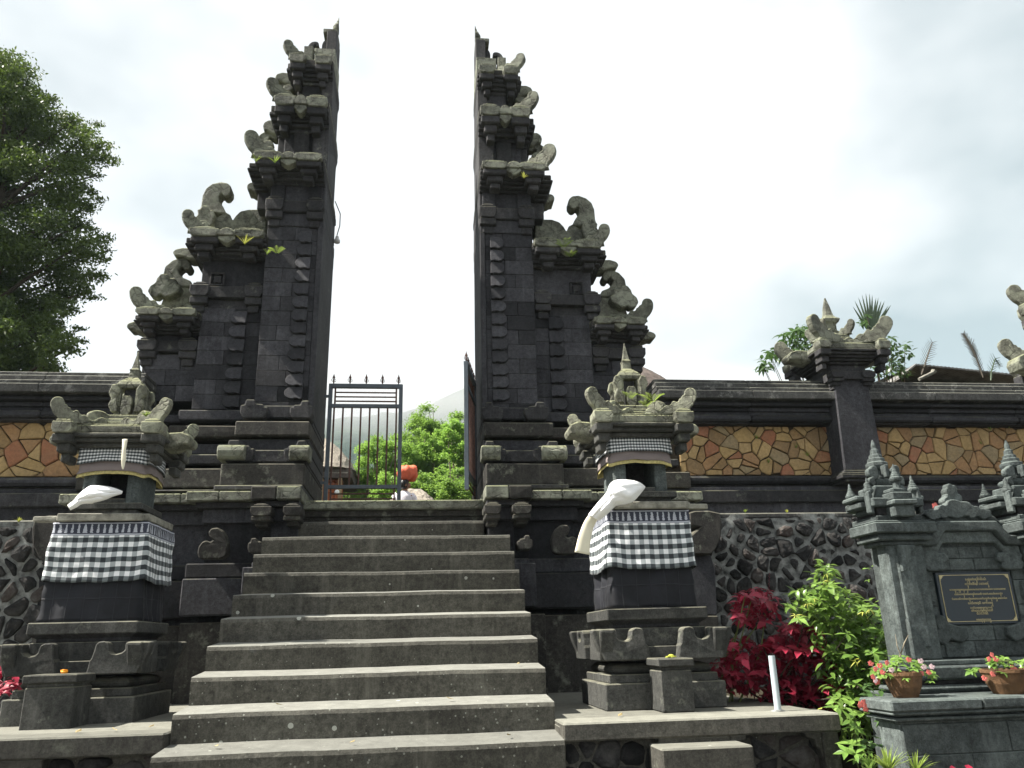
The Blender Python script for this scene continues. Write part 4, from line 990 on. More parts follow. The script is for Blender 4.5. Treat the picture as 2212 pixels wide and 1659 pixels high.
for k in range(8):
    a = k*pi/4; d = Vector((cos(a), sin(a)*.8, 0)); m.prism([(0, -.008), (.03, -.012), (.042, 0), (.03, .012), (0, .008)], Vector((1.76, 5.74, ZT+.354+.003*(k % 2))), d, d.cross(Z_), Z_, .006)
m.lathe(1.76, 5.74, [(.02, ZT+.352), (.022, ZT+.368), (.01, ZT+.374)], 8)
m.build('leaf_offering', 'leaf_yel', None, bev=0, label='pale yellow leaf offering on the right small pedestal', cat='offering')
# pvc pipe stub
p0, p1 = at(1681, 1537, 5.44), at(1671, 1416, 5.46)
PP = thing('plastic_pipe', 'pale blue grey plastic pipe standing on the right terrace', 'pipe', (p0.x, 5.44, ZT))
m = MB(); rr_ = .022
for a in (1,):
    m.lathe(p0.x, 5.44, [(rr_, ZT), (rr_, p1.z), (rr_-.004, p1.z), (rr_-.004, p1.z-.15)], 18)
m.build('tube', 'pvc', PP, bev=0, jit=0, smooth=False)
MB().lathe(p0.x, 5.44, [(.05, ZT), (.045, ZT+.006), (.024, ZT+.012)], 14).build('mortar_collar', 'mortar', PP, bev=0, jit=.003)

# a few fallen leaves and a petal on the treads
rnd = random.Random(31)
spots = [(1.72+.9, 5.35, ZT), (-1.9, 5.62, ZT+.01), (-1.72, 5.75, ZT+.01), (-2.1, 5.58, ZT+.01), (1.3, 5.45, ZT), (.55, 5.27, 1.045), (-.9, 5.61, 1.244), (.2, 5.62, 1.244), (-.4, 5.25, 1.043), (-1.2, 5.3, 1.045), (.7, 5.95, 1.442)]
LAB = ['pale fallen petal lying beside the plastic pipe', 'dry leaf on the left terrace, nearest the stairs of the front row', 'dry leaf at the back right corner of the left terrace', 'dry leaf on the left terrace, farthest left',
       'dry leaf on the right terrace in front of the shrine', 'dry leaf at the right end of the lowest step in view', 'dry leaf at the left end of the second step in view', 'dry leaf near the middle of the second step in view',
       'dry leaf in the middle of the lowest step in view', 'dry leaf at the left end of the lowest step in view', 'dry leaf at the right end of the third step in view']
for i, (x, y, z) in enumerate(spots):
    m = MB(); a = rnd.uniform(0, 6); d = Vector((cos(a), sin(a), .1)); w = Vector((-sin(a), cos(a), .25)); L_ = rnd.uniform(.018, .035)
    m.add([Vector((x, y, z+.012))+d*L_*p+w*L_*q*.4+Z_*r for p, q, r in ((-1, 0, 0), (-.3, -1, .004), (.6, -.7, .002), (1, 0, .01), (.6, .7, .006), (-.3, 1, .002))], [(0, 1, 2, 3), (0, 3, 4, 5)])
    m.build('fallen_leaf', 'litter' if i else 'leaf_yel', None, bev=0, jit=0, label=LAB[i], cat='leaf', group='fallen leaves on the steps and terraces')
# ---------------------------------------------------------------- inscribed monument
MC = 3.85
MO = thing('inscription_monument', 'grey green carved stone monument with dark plaque of gold writing', 'monument', (MC, 5.2, .4))
def mb(n, mt, x0, x1, y0, y1, z0, z1, **k): return bx(n, mt, MO, x0, x1, y0, y1, z0, z1, **k)
def mirror_b(n, mt, a, b, y0, y1, z0, z1, **k):
    mb(n, mt, MC-a, MC-b, y0, y1, z0, z1, **k); mb(n, mt, MC+a, MC+b, y0, y1, z0, z1, **k)
XE = 4.94
mb('plinth', 'mon', 2.80, XE, 4.74, 4.98, .3, 1.10, bev=.01); mb('plinth', 'mon', 3.1, XE, 4.9, 5.6, .3, 1.22)
for k, (e, a, b) in enumerate(((.0, 1.085, 1.105), (.035, 1.105, 1.125), (.0, 1.125, 1.14), (.06, 1.14, 1.158))): mb('plinth_moulding', 'mon', 2.79-e, XE+e, 4.73-e, 4.99+e, a, b-.001, bev=.006)
w_ = (XE+.08-2.72)/4
for i in range(4): mb('ledge_slab', 'mon', 2.72+w_*i+.002, 2.72+w_*(i+1)-.002, 4.66, (5.03 if i == 0 else 5.5), 1.158, 1.222, bev=.01)
# blocks of the plinth face
coursed(MO, lambda u: u, 2.802, XE, XE, .42, 1.085, 4.74, .165, .5, 'mon', 77, .05)
mb('upper_base', 'mon', 3.08, 4.62, 5.08, 5.42, 1.222, 1.27, bev=.02); mb('upper_base', 'dark', 3.12, 4.58, 5.13, 5.41, 1.27, 1.30)
mb('upper_base', 'mon', 3.06, 4.64, 5.09, 5.42, 1.30, 1.385, bev=.012); mb('upper_base', 'mon', 3.11, 4.59, 5.15, 5.4, 1.386, 1.42)
mb('wall_core', 'mon', 3.24, 4.46, 5.31, 5.5, 1.40, 2.34)
for sg in (-1, 1):
    f = lambda u: MC+sg*u
    bx('pilaster', 'mon', MO, f(.395), f(.665), 5.20, 5.33, 1.42, 2.2, bev=.01, jit=.003)
    bx('pilaster_strip', 'mon', MO, f(.47), f(.61), 5.185, 5.25, 1.5, 2.1, bev=.008)
    MB().prism([(0, 0), (.09, 0), (.12, .03), (.10, .07), (.07, .09), (.08, .13), (.05, .17), (.02, .2), (0, .26)], (f(.62) if sg > 0 else f(.62), 5.165, 1.43), X*-sg, Z_, Y_, .06).build('leaf_carving', 'mon', MO, bev=.006)
    MB().prism([(0, 0), (.13, 0), (.13, -.03), (.09, -.05), (.08, -.1), (.05, -.13), (.03, -.17), (0, -.18)], (f(.60), 5.165, 2.17), X*-sg, Z_, Y_, .06).build('leaf_carving', 'mon', MO, bev=.006)
    for k, (e, a, b) in enumerate(((.01, 2.17, 2.2), (.04, 2.2, 2.235), (.025, 2.235, 2.25), (.07, 2.25, 2.325), (.05, 2.325, 2.34))):
        bx('capital', 'mon', MO, f(.385-e), f(.70+e), 5.19-e, 5.40+e, a, b-.001, bev=.008)
    # little temple tower on the pilaster
    c = f(.535); cy = 5.36
    tw = lambda n, w, a, b, dy=None, mt='mon', **k: bx(n, mt, MO, c-w, c+w, cy-(dy or w), cy+(dy or w), a, b, bev=.008, **k)
    tw('tower_base', .17, 2.34, 2.38); tw('tower_base', .14, 2.38, 2.44, mt='dark'); tw('tower_base', .19, 2.44, 2.50)
    tw('tower_body', .115, 2.50, 2.60); 
    tw('front_bay', .075, 2.36, 2.44, .25); tw('front_bay', .09, 2.44, 2.475, .28); tw('front_bay', .075, 2.475, 2.53, .25); tw('front_bay', .055, 2.53, 2.56, .23)
    for q in (-1, 1):
        for k, (r, a, b) in enumerate(((.17, 2.40, 2.44), (.24, 2.44, 2.485), (.26, 2.495, 2.53))):
            bx('side_bracket', 'mon', MO, c+q*.13, c+q*r, cy-.10, cy+.1, a, b, bev=.01)
        MB().prism([(0, -.06), (.03, -.05), (.03, .1), (0, .11)], (c+q*.17, cy-.16, 2.45), X*q, Z_, Y_, .06).build('side_bracket', 'mon', MO, bev=.006)
    def spire(x, y, z, s):
        MB().lathe(x, y, [(.055*s, z), (.055*s, z+.10*s), (.085*s, z+.115*s), (.095*s, z+.14*s), (.095*s, z+.165*s), (.075*s, z+.18*s), (.075*s, z+.205*s), (.058*s, z+.215*s), (.055*s, z+.24*s), (.04*s, z+.25*s), (.036*s, z+.29*s), (.024*s, z+.3*s), (.022*s, z+.34*s), (.006*s, z+.385*s)], 8).build('spire', 'mon', MO, bev=0, jit=.002)
    MB().lathe(c, cy, [(.09, 2.60), (.115, 2.62), (.12, 2.645), (.09, 2.66)], 4, sq=True).build('spire_cushion', 'mon', MO, bev=.008)
    for q in (-1, 1):
        MB().prism(lobes(.045, .055, 3, .3), (c+q*.085, cy-.09, 2.70), X, Z_, Y_, .05).build('ear', 'mon', MO, bev=.006)
        MB().prism(lobes(.03, .035, 3, .3), (c+q*.11, cy-.10, 2.635), X, Z_, Y_, .05).build('ear', 'mon', MO, bev=.006)
    bx('ear', 'mon', MO, c-.015, c+.015, cy-.12, cy-.06, 2.66, 2.75, bev=.005)
    spire(c, cy, 2.645, .82)
    spire(c-.17, cy-.12, 2.50, .40); spire(c+.17, cy-.12, 2.50, .44); spire(c, cy-.2, 2.56, .46)
    spire(c-.17, cy+.12, 2.50, .40); spire(c+.17, cy+.12, 2.50, .44)
# raised lintel, pediment and flame
def mp_(pxs, Y, t, name, mt='mon', both=True, bev=.01):
    o = [(at(a, b, Y).x-MC, at(a, b, Y).z) for a, b in pxs]
    full = o+[(-p[0], p[1]) for p in o[::-1]] if both else o
    return MB().prism(full, (MC, Y, 0), X, Z_, Y_, t).build(name, mt, MO, bev=bev)
lv = lambda e: [(-.40, 2.17+e), (-.27, 2.17+e), (-.19, 2.27+e), (.19, 2.27+e), (.27, 2.17+e), (.40, 2.17+e), (.40, 2.235+e), (.30, 2.235+e), (.215, 2.34+e), (-.215, 2.34+e), (-.30, 2.235+e), (-.40, 2.235+e)]
MB().prism(lv(0), (MC, 5.22, 0), X, Z_, Y_, .3).build('lintel', 'mon', MO, bev=.008)
MB().prism([(p[0], p[1]*.35+1.43) for p in lv(0)], (MC, 5.27, -.02), X, Z_, Y_, .1).build('lintel', 'mon', MO, bev=.006)
MB().prism([(-.38, 2.10), (-.27, 2.10), (-.2, 2.19), (.2, 2.19), (.27, 2.1), (.38, 2.1), (.38, 2.17), (.26, 2.17), (.185, 2.27), (-.185, 2.27), (-.26, 2.17), (-.38, 2.17)], (MC, 5.26, 0), X, Z_, Y_, .2).build('lintel', 'mon', MO, bev=.008)
MB().prism([(-.34, 2.34), (.34, 2.34), (.30, 2.39), (.2, 2.42), (-.2, 2.42), (-.3, 2.39)], (MC, 5.34, 0), X, Z_, Y_, .2).build('pediment', 'mon', MO, bev=.01)
for dx, dz, a, b in ((0, 2.44, .13, .07), (-.11, 2.42, .07, .05), (.11, 2.42, .07, .05), (-.2, 2.40, .06, .04), (.2, 2.40, .06, .04), (0, 2.5, .085, .07), (0, 2.57, .05, .06)):
    MB().prism(lobes(a, b, 5, .22), (MC+dx, 5.30+.03*(dz > 2.45), dz), X, Z_, Y_, .07).build('flame_carving', 'mon', MO, bev=.01)
# frame and plaque
px0, px1, pz0, pz1 = MC-.285, MC+.28, 1.64, 1.99
coursed(MO, lambda u: u, 3.46, px0-.02, px0-.02, 1.43, 2.1, 5.31, .17, .3, 'mon', 5, .04); coursed(MO, lambda u: u, px1+.02, 4.25, 4.25, 1.43, 2.1, 5.31, .17, .3, 'mon', 6, .04)
coursed(MO, lambda u: u, px0-.02, px1+.02, px1+.02, 2.005, 2.165, 5.31, .08, .2, 'mon', 7, .04); coursed(MO, lambda u: u, px0-.02, px1+.02, px1+.02, 1.43, 1.635, 5.31, .1, .3, 'mon', 8, .04)
for sx in (-1, 1):
    x = MC+.005+sx*.30
    MB().prism([(-.06, -.0), (.05, 0), (.09, .03), (.07, .07), (.09, .10), (.05, .13), (-.02, .14), (-.05, .12), (-.10, .12), (-.12, .07), (-.08, .05), (-.1, .02)], (x, 5.255, 2.0), X*sx, Z_, Y_, .06).build('corner_carving', 'mon', MO, bev=.008)
    MB().prism([(-.16, -.02), (-.1, -.06), (-.02, -.03), (.02, -.07), (.07, -.05), (.09, .0), (.06, .04), (.08, .08), (.05, .13), (0, .12), (-.03, .07), (-.09, .05), (-.15, .04)], (x, 5.255, 1.58), X*sx, Z_, Y_, .06).build('corner_carving', 'mon', MO, bev=.008)
    MB().prism(lobes(.05, .08, 4, .3), (x+sx*.07, 5.26, 1.86), X, Z_, Y_, .06).build('corner_carving', 'mon', MO, bev=.008)
PL = mb('plaque', 'plaque', px0, px1, 5.285, 5.33, pz0, pz1, bev=.003, jit=0, label='polished dark plaque with gold lettering')
m = MB(); t = .004; yy = 5.281
ix0, ix1, iz0, iz1 = px0+.022, px1-.022, pz0+.018, pz1-.018
for a in ((ix0, ix1, iz0, iz0+t), (ix0, ix1, iz1-t, iz1), (ix0, ix0+t, iz0, iz1), (ix1-t, ix1, iz0, iz1)): m.box(a[0], a[1], yy, yy+.004, a[2], a[3])
for cx_, cz_, qx, qz in ((ix0, iz0, 1, 1), (ix1, iz0, -1, 1), (ix0, iz1, 1, -1), (ix1, iz1, -1, -1)):
    m.prism([(0, 0), (.042, 0), (.034, .007), (.026, .006), (.024, .016), (.016, .018), (.015, .026), (.007, .026), (.006, .036), (0, .044)], (cx_, yy-.001, cz_), X*qx, Z_*qz, Y_, .004)
m.build('gold_border', 'gold', PL, bev=0, jit=0)
LINES = ["ꦝꦾꦁꦏꦁꦗꦸꦩꦼꦤꦼꦁꦱꦶ", "ꦥꦸꦫꦠꦶꦂꦡ ꧆ꦧꦠꦸꦂ", "ꦏꦫꦮꦸꦃꦲꦤꦾꦩꦤꦸꦱꦥꦸꦤꦶꦏꦲꦤꦏꦕꦫꦏꦢꦠꦱꦮꦭ ꦥꦣꦗꦪꦚꦩ", "ꦧꦶꦤꦼꦏꦠꦸꦁꦒꦭꦶꦏꦥꦸꦤꦶꦏꦱꦩꦶ ꦠꦤꦄꦤꦝꦂꦩꦩꦔꦿꦸꦮ", "ꦫꦶꦏꦭꦤꦶꦁꦫꦲꦶꦤꦥꦸꦂꦤꦩꦏꦢꦱꦭꦶꦱ꧀ꦠꦶꦤꦸꦭꦶꦱ꧀ ꦱꦏꦮꦂꦱ", "ꦥꦮꦶꦠꦿꦤꦶꦁ ꦗꦒꦠ꧀", "ꦲꦸꦤꦶꦁꦥꦤꦺꦩ꧀ꦧꦲꦤ꧀", "ꦩꦤꦸꦱꦏꦭꦶꦲ", "ꦱꦮꦶꦗꦶ", "ꦩꦢꦺꦒꦸꦤꦮꦤ꧀"]
WID = [.155, .18, .42, .36, .415, .185, .165, .155, .085, .11]
ZZ = [.293, .262, .226, .195, .164, .133, .103, .083, .063, .025]
for i, (tx, w, dz) in enumerate(zip(LINES, WID, ZZ)):
    cu = bpy.data.curves.new('gold_writing', 'FONT'); cu.body = tx; cu.size = .03; cu.align_x = 'CENTER'; cu.extrude = .0006; cu.offset = .0001; cu.resolution_u = 2
    o = bpy.data.objects.new('gold_writing', cu); COL.objects.link(o); cu.materials.append(M['gold'])
    o.rotation_euler = (pi/2, 0, 0); o.location = ((px0+px1)/2+.01, 5.2825, pz0+dz)
    bpy.context.view_layer.update(); d = o.dimensions.x
    if d > .001: o.scale = (w/d, min(1.0, max(.62, w/d)), 1)
    me = bpy.data.meshes.new_from_object(o); mw = (o.location.copy(), o.rotation_euler.copy(), o.scale.copy()); bpy.data.objects.remove(o); bpy.data.curves.remove(cu)
    if not len(me.vertices): print('NO GLYPHS', i); continue
    o = bpy.data.objects.new('gold_writing', me); COL.objects.link(o); o.location, o.rotation_euler, o.scale = mw
    o.parent = PL; o.matrix_parent_inverse = parent_inv(PL)

# ---------------------------------------------------------------- leafy plants
def leafmesh(L, wd, fold=.25, curl=.3, tip=1.):
    m = MB(); n = 5; vs = []
    prof = [0, .62, 1., .85, .42, 0]
    for i in range(n+1):
        t = i/n; x = L*t; z = -curl*L*t*t; w = wd*L*prof[i]/2
        vs += [(x, -w, z+w*fold), (x, 0, z), (x, w, z+w*fold)]
    fs = [(i*3+j, (i+1)*3+j, (i+1)*3+j+1, i*3+j+1) for i in range(n) for j in range(2)]
    me = bpy.data.meshes.new('leaf'); me.from_pydata(vs, [], fs); me.polygons.foreach_set('use_smooth', [True]*len(fs)); return me
def leaves_at(parent, pts, meshes, mat, per, rnd, tilt=(.1, .9), sc=(.7, 1.15), name='leaf', toward=None):
    for me in meshes:
        if not me.materials: me.materials.append(M[mat])
    for p in pts:
        n = per+rnd.randint(-1, 1); a0 = rnd.uniform(0, 6.28); ax = Vector((rnd.uniform(-.35, .35), -.35+rnd.uniform(-.3, .3), 1)).normalized()
        q = ax.to_track_quat('Z', 'Y').to_matrix().to_4x4(); s0 = rnd.uniform(*sc)
        for k in range(n):
            a = a0+k*2.4; ti = rnd.uniform(*tilt)*(1 if k < n*.6 else .5)
            o = bpy.data.objects.new(name, rnd.choice(meshes)); COL.objects.link(o); o.parent = parent; o.matrix_parent_inverse = parent_inv(parent)
            s = s0*rnd.uniform(.75, 1.1)*(1 if k < n*.7 else .65)
            o.matrix_basis = Matrix.Translation(p) @ q @ Matrix.Rotation(a, 4, 'Z') @ Matrix.Rotation(-(.55-ti), 4, 'Y') @ Matrix.Rotation(rnd.uniform(-.3, .3), 4, 'X') @ Matrix.Diagonal((s, s, s, 1))
def leaf_fill(parent, regs, n, mesh, mat, Y, rnd, name='inner_foliage', sc=(.6, 1.), up=.5):
    vs0 = [v.co.copy() for v in mesh.vertices]; fs0 = [tuple(p.vertices) for p in mesh.polygons]; V = []; F = []
    tot = sum(r[2]*r[3] for r in regs)
    for (x, y, rx, ry) in [r[:4] for r in regs]:
        for _ in range(int(n*rx*ry/tot)+1):
            a = rnd.uniform(0, 6.28); r = sqrt(rnd.random()); p = at(x+rx*r*cos(a), y+ry*r*sin(a), rnd.uniform(*Y)); s = rnd.uniform(*sc)
            m = Matrix.Translation(p) @ Matrix.Rotation(rnd.uniform(0, 6.28), 4, 'Z') @ Matrix.Rotation(rnd.uniform(-.7, .9), 4, 'Y') @ Matrix.Rotation(rnd.uniform(-.5, .5), 4, 'X') @ Matrix.Scale(s, 4)
            b = len(V); V += [m @ v for v in vs0]; F += [tuple(i+b for i in f) for f in fs0]
    me = bpy.data.meshes.new(name); me.from_pydata(V, [], F); me.polygons.foreach_set('use_smooth', [True]*len(F)); return link(name, me, mat, parent, kind='stuff')
def regpts(regs, rnd, Y, dmin=.05):
    pts = []
    for (x, y, rx, ry, n) in regs:
        k = 0; tr = 0
        while k < n and tr < n*30:
            tr += 1; a = rnd.uniform(0, 6.28); r = sqrt(rnd.random())
            p = at(x+rx*r*cos(a), y+ry*r*sin(a), rnd.uniform(*Y))
            if min([(p-q).length for q in pts]+[9]) > dmin: pts.append(p); k += 1
    return pts
def stems(parent, root, pts, mat, r, rnd, name='stem'):
    for p in pts:
        r0 = Vector(root)+Vector((rnd.uniform(-.1, .1), rnd.uniform(-.05, .05), 0)); mid = (r0+p)/2+Vector((rnd.uniform(-.06, .06), rnd.uniform(-.06, .06), rnd.uniform(-.02, .1)))
        MB().tube([r0, mid, p], [r, r*.8, r*.4], 4).build(name, mat, parent, bev=0, jit=0)
rnd = random.Random(42)
CO = thing('coleus_plant', 'deep maroon coleus bush between the right shrine and the green shrub', 'plant', (2.6, 6.4, 1.12))
ml = [leafmesh(.085, .62, .3, .35), leafmesh(.075, .58, .35, .5), leafmesh(.095, .55, .25, .25)]
pr = regpts([(1612, 1290, 26, 20, 4), (1655, 1305, 24, 22, 4), (1585, 1335, 22, 16, 3), (1640, 1345, 22, 16, 2), (1600, 1410, 32, 26, 4), (1595, 1470, 34, 26, 5), (1640, 1450, 28, 26, 3), (1668, 1385, 26, 20, 3), (1720, 1360, 40, 26, 6), (1765, 1375, 30, 26, 4), (1715, 1420, 40, 28, 6), (1760, 1440, 36, 26, 5), (1720, 1480, 40, 26, 5), (1775, 1500, 40, 26, 5), (1795, 1455, 22, 26, 3), (1800, 1500, 22, 20, 3)], rnd, (5.95, 6.35), .05)
leaves_at(CO, pr, ml, 'leaf_red', 5, rnd, sc=(.85, 1.3))
leaf_fill(CO, [(1630, 1310, 50, 40), (1600, 1430, 42, 60), (1650, 1460, 30, 50), (1730, 1380, 56, 44), (1740, 1450, 60, 50), (1760, 1505, 62, 28), (1790, 1500, 40, 30), (1700, 1490, 60, 34), (1680, 1420, 50, 50), (1570, 1450, 26, 50), (1800, 1470, 26, 50)], 1900, leafmesh(.088, .6, .3, .4), 'leaf_red', (6.15, 6.6), rnd)
stems(CO, (2.35, 6.35, 1.12), [p for p in pr[:14:3]], 'stem', .009, rnd); stems(CO, (2.75, 6.35, 1.12), [p for p in pr[20::5]], 'barkd', .01, rnd)
for (x, y0, y1) in ((1660, 1235, 1320), (1688, 1345, 1400)):
    a, b = at(x, y1, 6.2), at(x+2, y0, 6.2); m = MB()
    for k in range(26):
        t = k/26; p = a.lerp(b, t); m.lathe(p.x+.004*sin(k*2.4), p.y+.004*cos(k*2.4), [(.001, p.z-.004), (.008*(1.1-t*.6), p.z), (.001, p.z+.004)], 5)
    m.build('flower_spike', 'leaf_red', CO, bev=0, jit=0)
rnd = random.Random(7)
GS = thing('green_shrub', 'bright green broad-leaved shrub growing between the maroon coleus and the monument', 'shrub', (3.0, 6.5, 1.12))
ml = [leafmesh(.10, .46, .25, .3), leafmesh(.09, .42, .3, .45), leafmesh(.11, .44, .2, .15)]
pr = regpts([(1790, 1225, 16, 18, 2), (1770, 1260, 30, 18, 3), (1740, 1290, 30, 22, 4), (1800, 1285, 34, 24, 5), (1715, 1325, 26, 20, 3), (1770, 1330, 40, 26, 6), (1840, 1310, 34, 24, 4), (1890, 1320, 32, 20, 4), (1850, 1360, 40, 24, 6), (1900, 1365, 26, 24, 3), (1820, 1405, 38, 26, 5), (1880, 1420, 34, 26, 4), (1850, 1460, 34, 28, 4), (1830, 1510, 26, 30, 3), (1870, 1530, 26, 28, 3)], rnd, (5.6, 6.2), .06)
leaves_at(GS, pr, ml, 'leaf_shrub', 5, rnd, sc=(.8, 1.25))
leaf_fill(GS, [(1780, 1245, 24, 34), (1745, 1300, 46, 34), (1800, 1310, 60, 46), (1870, 1345, 46, 50), (1850, 1420, 60, 50), (1850, 1490, 50, 50), (1850, 1540, 54, 50), (1800, 1450, 30, 50), (1890, 1500, 30, 60), (1810, 1380, 60, 50), (1900, 1400, 30, 50)], 2700, leafmesh(.092, .44, .25, .35), 'leaf_shrub', (5.8, 6.5), rnd)
stems(GS, (2.95, 6.7, .9), pr[::9], 'barkd', .009, rnd)
fl = [leafmesh(.07, .14, .2, .8)]
leaves_at(GS, regpts([(1755, 1310, 20, 20, 2), (1870, 1330, 16, 16, 2), (1790, 1250, 14, 14, 2), (1850, 1440, 20, 20, 2), (1725, 1330, 10, 10, 1)], rnd, (5.55, 5.8), .05), fl, 'leaf_yel', 5, rnd, name='yellow_petal')
rnd = random.Random(9)
CL = thing('coleus_plant', 'dark maroon coleus behind the left shrine at the photo edge', 'plant', (-3.4, 7.3, 1.14))
pr = regpts([(12, 1450, 22, 20, 4), (30, 1475, 24, 22, 5), (5, 1490, 20, 16, 3), (-40, 1460, 40, 40, 6)], rnd, (6.9, 7.4), .06)
leaves_at(CL, pr, [leafmesh(.11, .55, .3, .35)], 'leaf_red', 5, rnd)
# low plants in the garden corner
GP = thing('garden_plant', 'bright green leafy plant at the outer corner of the right terrace', 'plant', (2.85, 5.2, .45))
rnd = random.Random(19)
pr = regpts([(1812, 1525, 20, 12, 3), (1845, 1560, 18, 22, 4), (1840, 1610, 18, 30, 6), (1862, 1640, 20, 22, 4)], rnd, (4.95, 5.3), .045)
leaves_at(GP, pr, [leafmesh(.085, .42, .2, .3), leafmesh(.1, .4, .2, .2)], 'leaf_shrub', 5, rnd, sc=(.7, 1.1)); stems(GP, (2.85, 5.2, .45), pr[::3], 'stem', .006, rnd)
def grassy(name, lab, cat, px, py, n, h, mat, seed, Y, w=.012):
    p = at(px, py, Y); return tuft(name, lab, cat, p, n, h, mat, seed, 1.1, None, w)
grassy('striped_grass', 'pale green grassy plant at the foot of the monument', 'plant', 1920, 1668, 60, .16, 'fern', 3, 4.6, .009)
grassy('striped_grass', 'pale green grassy plant left of the monument foot, beside the terrace corner', 'plant', 1880, 1668, 34, .12, 'leaf_shrub', 4, 4.65, .009)
grassy('striped_grass', 'pale grass clump in front of the monument, right of the others', 'plant', 1980, 1672, 40, .13, 'fern', 5, 4.6, .008)
rnd = random.Random(23)
CR = thing('coleus_plant', 'maroon coleus tips in front of the monument at the bottom edge', 'plant', (3.1, 4.5, .6))
leaves_at(CR, regpts([(2050, 1672, 26, 12, 4), (2085, 1665, 14, 8, 2)], rnd, (4.4, 4.5), .04), [leafmesh(.09, .55, .3, .0)], 'leaf_red', 5, rnd, tilt=(.9, 1.4))
def creeping(name, lab, regs, Y, mat, n_, seed, L=.05):
    rnd = random.Random(seed); T_ = thing(name, lab, 'plant', at(regs[0][0], regs[0][1], sum(Y)/2)); pr = regpts(regs, rnd, Y, .03)
    leaves_at(T_, pr, [leafmesh(L, .6, .2, .3)], mat, n_, rnd); return T_
creeping('creeping_plant', 'small leafy creeper hanging on the lava wall beside the monument', [(1905, 1225, 14, 8, 4), (1870, 1240, 8, 20, 2), (1915, 1345, 16, 10, 3)], (5.6, 6.0), 'leaf_shrub', 4, 3)
T_ = creeping('flowering_groundcover', 'low plant with coral flowers under the monument ledge', [(1885, 1500, 22, 30, 7), (1895, 1545, 26, 16, 6), (1870, 1600, 26, 26, 6), (1930, 1640, 26, 10, 5)], (5.0, 5.3), 'leaf_dk', 4, 5, .06)
def blossom(parent, p, r, mat='bloom', seed=0):
    m = MB()
    for k in range(5):
        a = k*2*pi/5+seed; d = Vector((cos(a), 0, sin(a))); m.prism([(0, -.3*r), (.6*r, -.5*r), (r, -.1*r), (r*.9, .3*r), (.4*r, .4*r)], Vector(p)+Vector((0, -.003*k, 0)), d, d.cross(Y_), Y_, .002)
    return m.build('blossom', mat, parent, bev=0, jit=0)
for (x, y) in ((1858, 1522), (1870, 1530), (1866, 1518), (1900, 1460), (1893, 1472)): blossom(T_, at(x, y, 4.95), .022, 'bloom', x)
# bowls of impatiens on the monument ledge
def potted(px, r, lab, seed, fl_, w=1.):
    c = at(px, 1493, 4.88); z = 1.223; P_ = thing('flower_pot', lab[0], 'pot', (c.x, 4.88, z), 'terracotta bowls on the monument ledge')
    MB().lathe(c.x, 4.88, [(r*.62, z), (r*.86, z+.06), (r*.97, z+.115), (r*1.03, z+.125), (r*1.03, z+.145), (r*.92, z+.145), (r*.9, z+.12)], 28).build('bowl', 'terracotta', P_, bev=0, jit=.003, smooth=False)
    MB().lathe(c.x, 4.88, [(r*.88, z+.1), (r*.88, z+.122)], 16).build('potting_soil', 'soil', P_, bev=0)
    rnd = random.Random(seed); V = thing('impatiens_plant', lab[1], 'plant', (c.x, 4.88, z+.12)); pts = []
    for k in range(int(46*w)):
        a = rnd.uniform(0, 6.28); q = sqrt(rnd.random())*r*1.65; pts.append(Vector((c.x+q*cos(a)*1.1, 4.88+q*sin(a)*.6, z+.14+.09*w*(1-(q/r/1.4)**2)+rnd.uniform(-.02, .02))))
    leaves_at(V, pts, [leafmesh(.042, .62, .2, .4), leafmesh(.036, .6, .2, .5)], 'leaf_shrub', 6, rnd)
    for (x, y) in fl_: blossom(V, at(x, y, 4.8), .017, 'bloom' if (x+y) % 4 else 'bloomw', x)
    return V
V = potted(1955, .112, ('terracotta bowl on the monument ledge, nearer the shrub', 'bushy green impatiens with coral flowers in the left bowl'), 3, [(1890, 1445), (1880, 1433), (1900, 1438), (1905, 1452), (1915, 1432), (1925, 1447), (1890, 1470), (1988, 1428), (1995, 1441), (1990, 1455), (2012, 1440), (1962, 1425), (1885, 1462), (2005, 1452)])
MB().tube([at(1935, 1450, 4.85), at(1945, 1415, 4.85), at(1953, 1390, 4.86), at(1962, 1372, 4.86)], [.006, .005, .004, .002], 5).build('stem', 'bark', V, bev=0, jit=0)
MB().tube([at(1945, 1415, 4.85), at(1938, 1395, 4.85), at(1934, 1370, 4.86)], [.004, .003, .001], 5).build('stem', 'bark', V, bev=0, jit=0)
V = potted(2178, .135, ('wide terracotta bowl on the monument ledge, below the plaque at the right edge', 'straggly impatiens with few coral flowers in the right bowl'), 6, [(2142, 1415), (2135, 1424), (2150, 1424), (2185, 1442), (2192, 1446), (2143, 1456), (2172, 1466), (2125, 1465)], .55)
rnd = random.Random(77); leaves_at(V, regpts([(2165, 1428, 20, 12, 7)], rnd, (4.8, 4.95), .02), [leafmesh(.042, .62, .2, .4)], 'leaf_shrub', 5, rnd); stems(V, at(2168, 1468, 4.88), regpts([(2165, 1430, 16, 10, 5)], rnd, (4.8, 4.95), .02), 'stem', .005, rnd)
blossom(thing('red_flower', 'single red blossom above the monument cornice, left of the flame', 'flower', at(2020, 1094, 5.6)), at(2020, 1094, 5.6), .03)
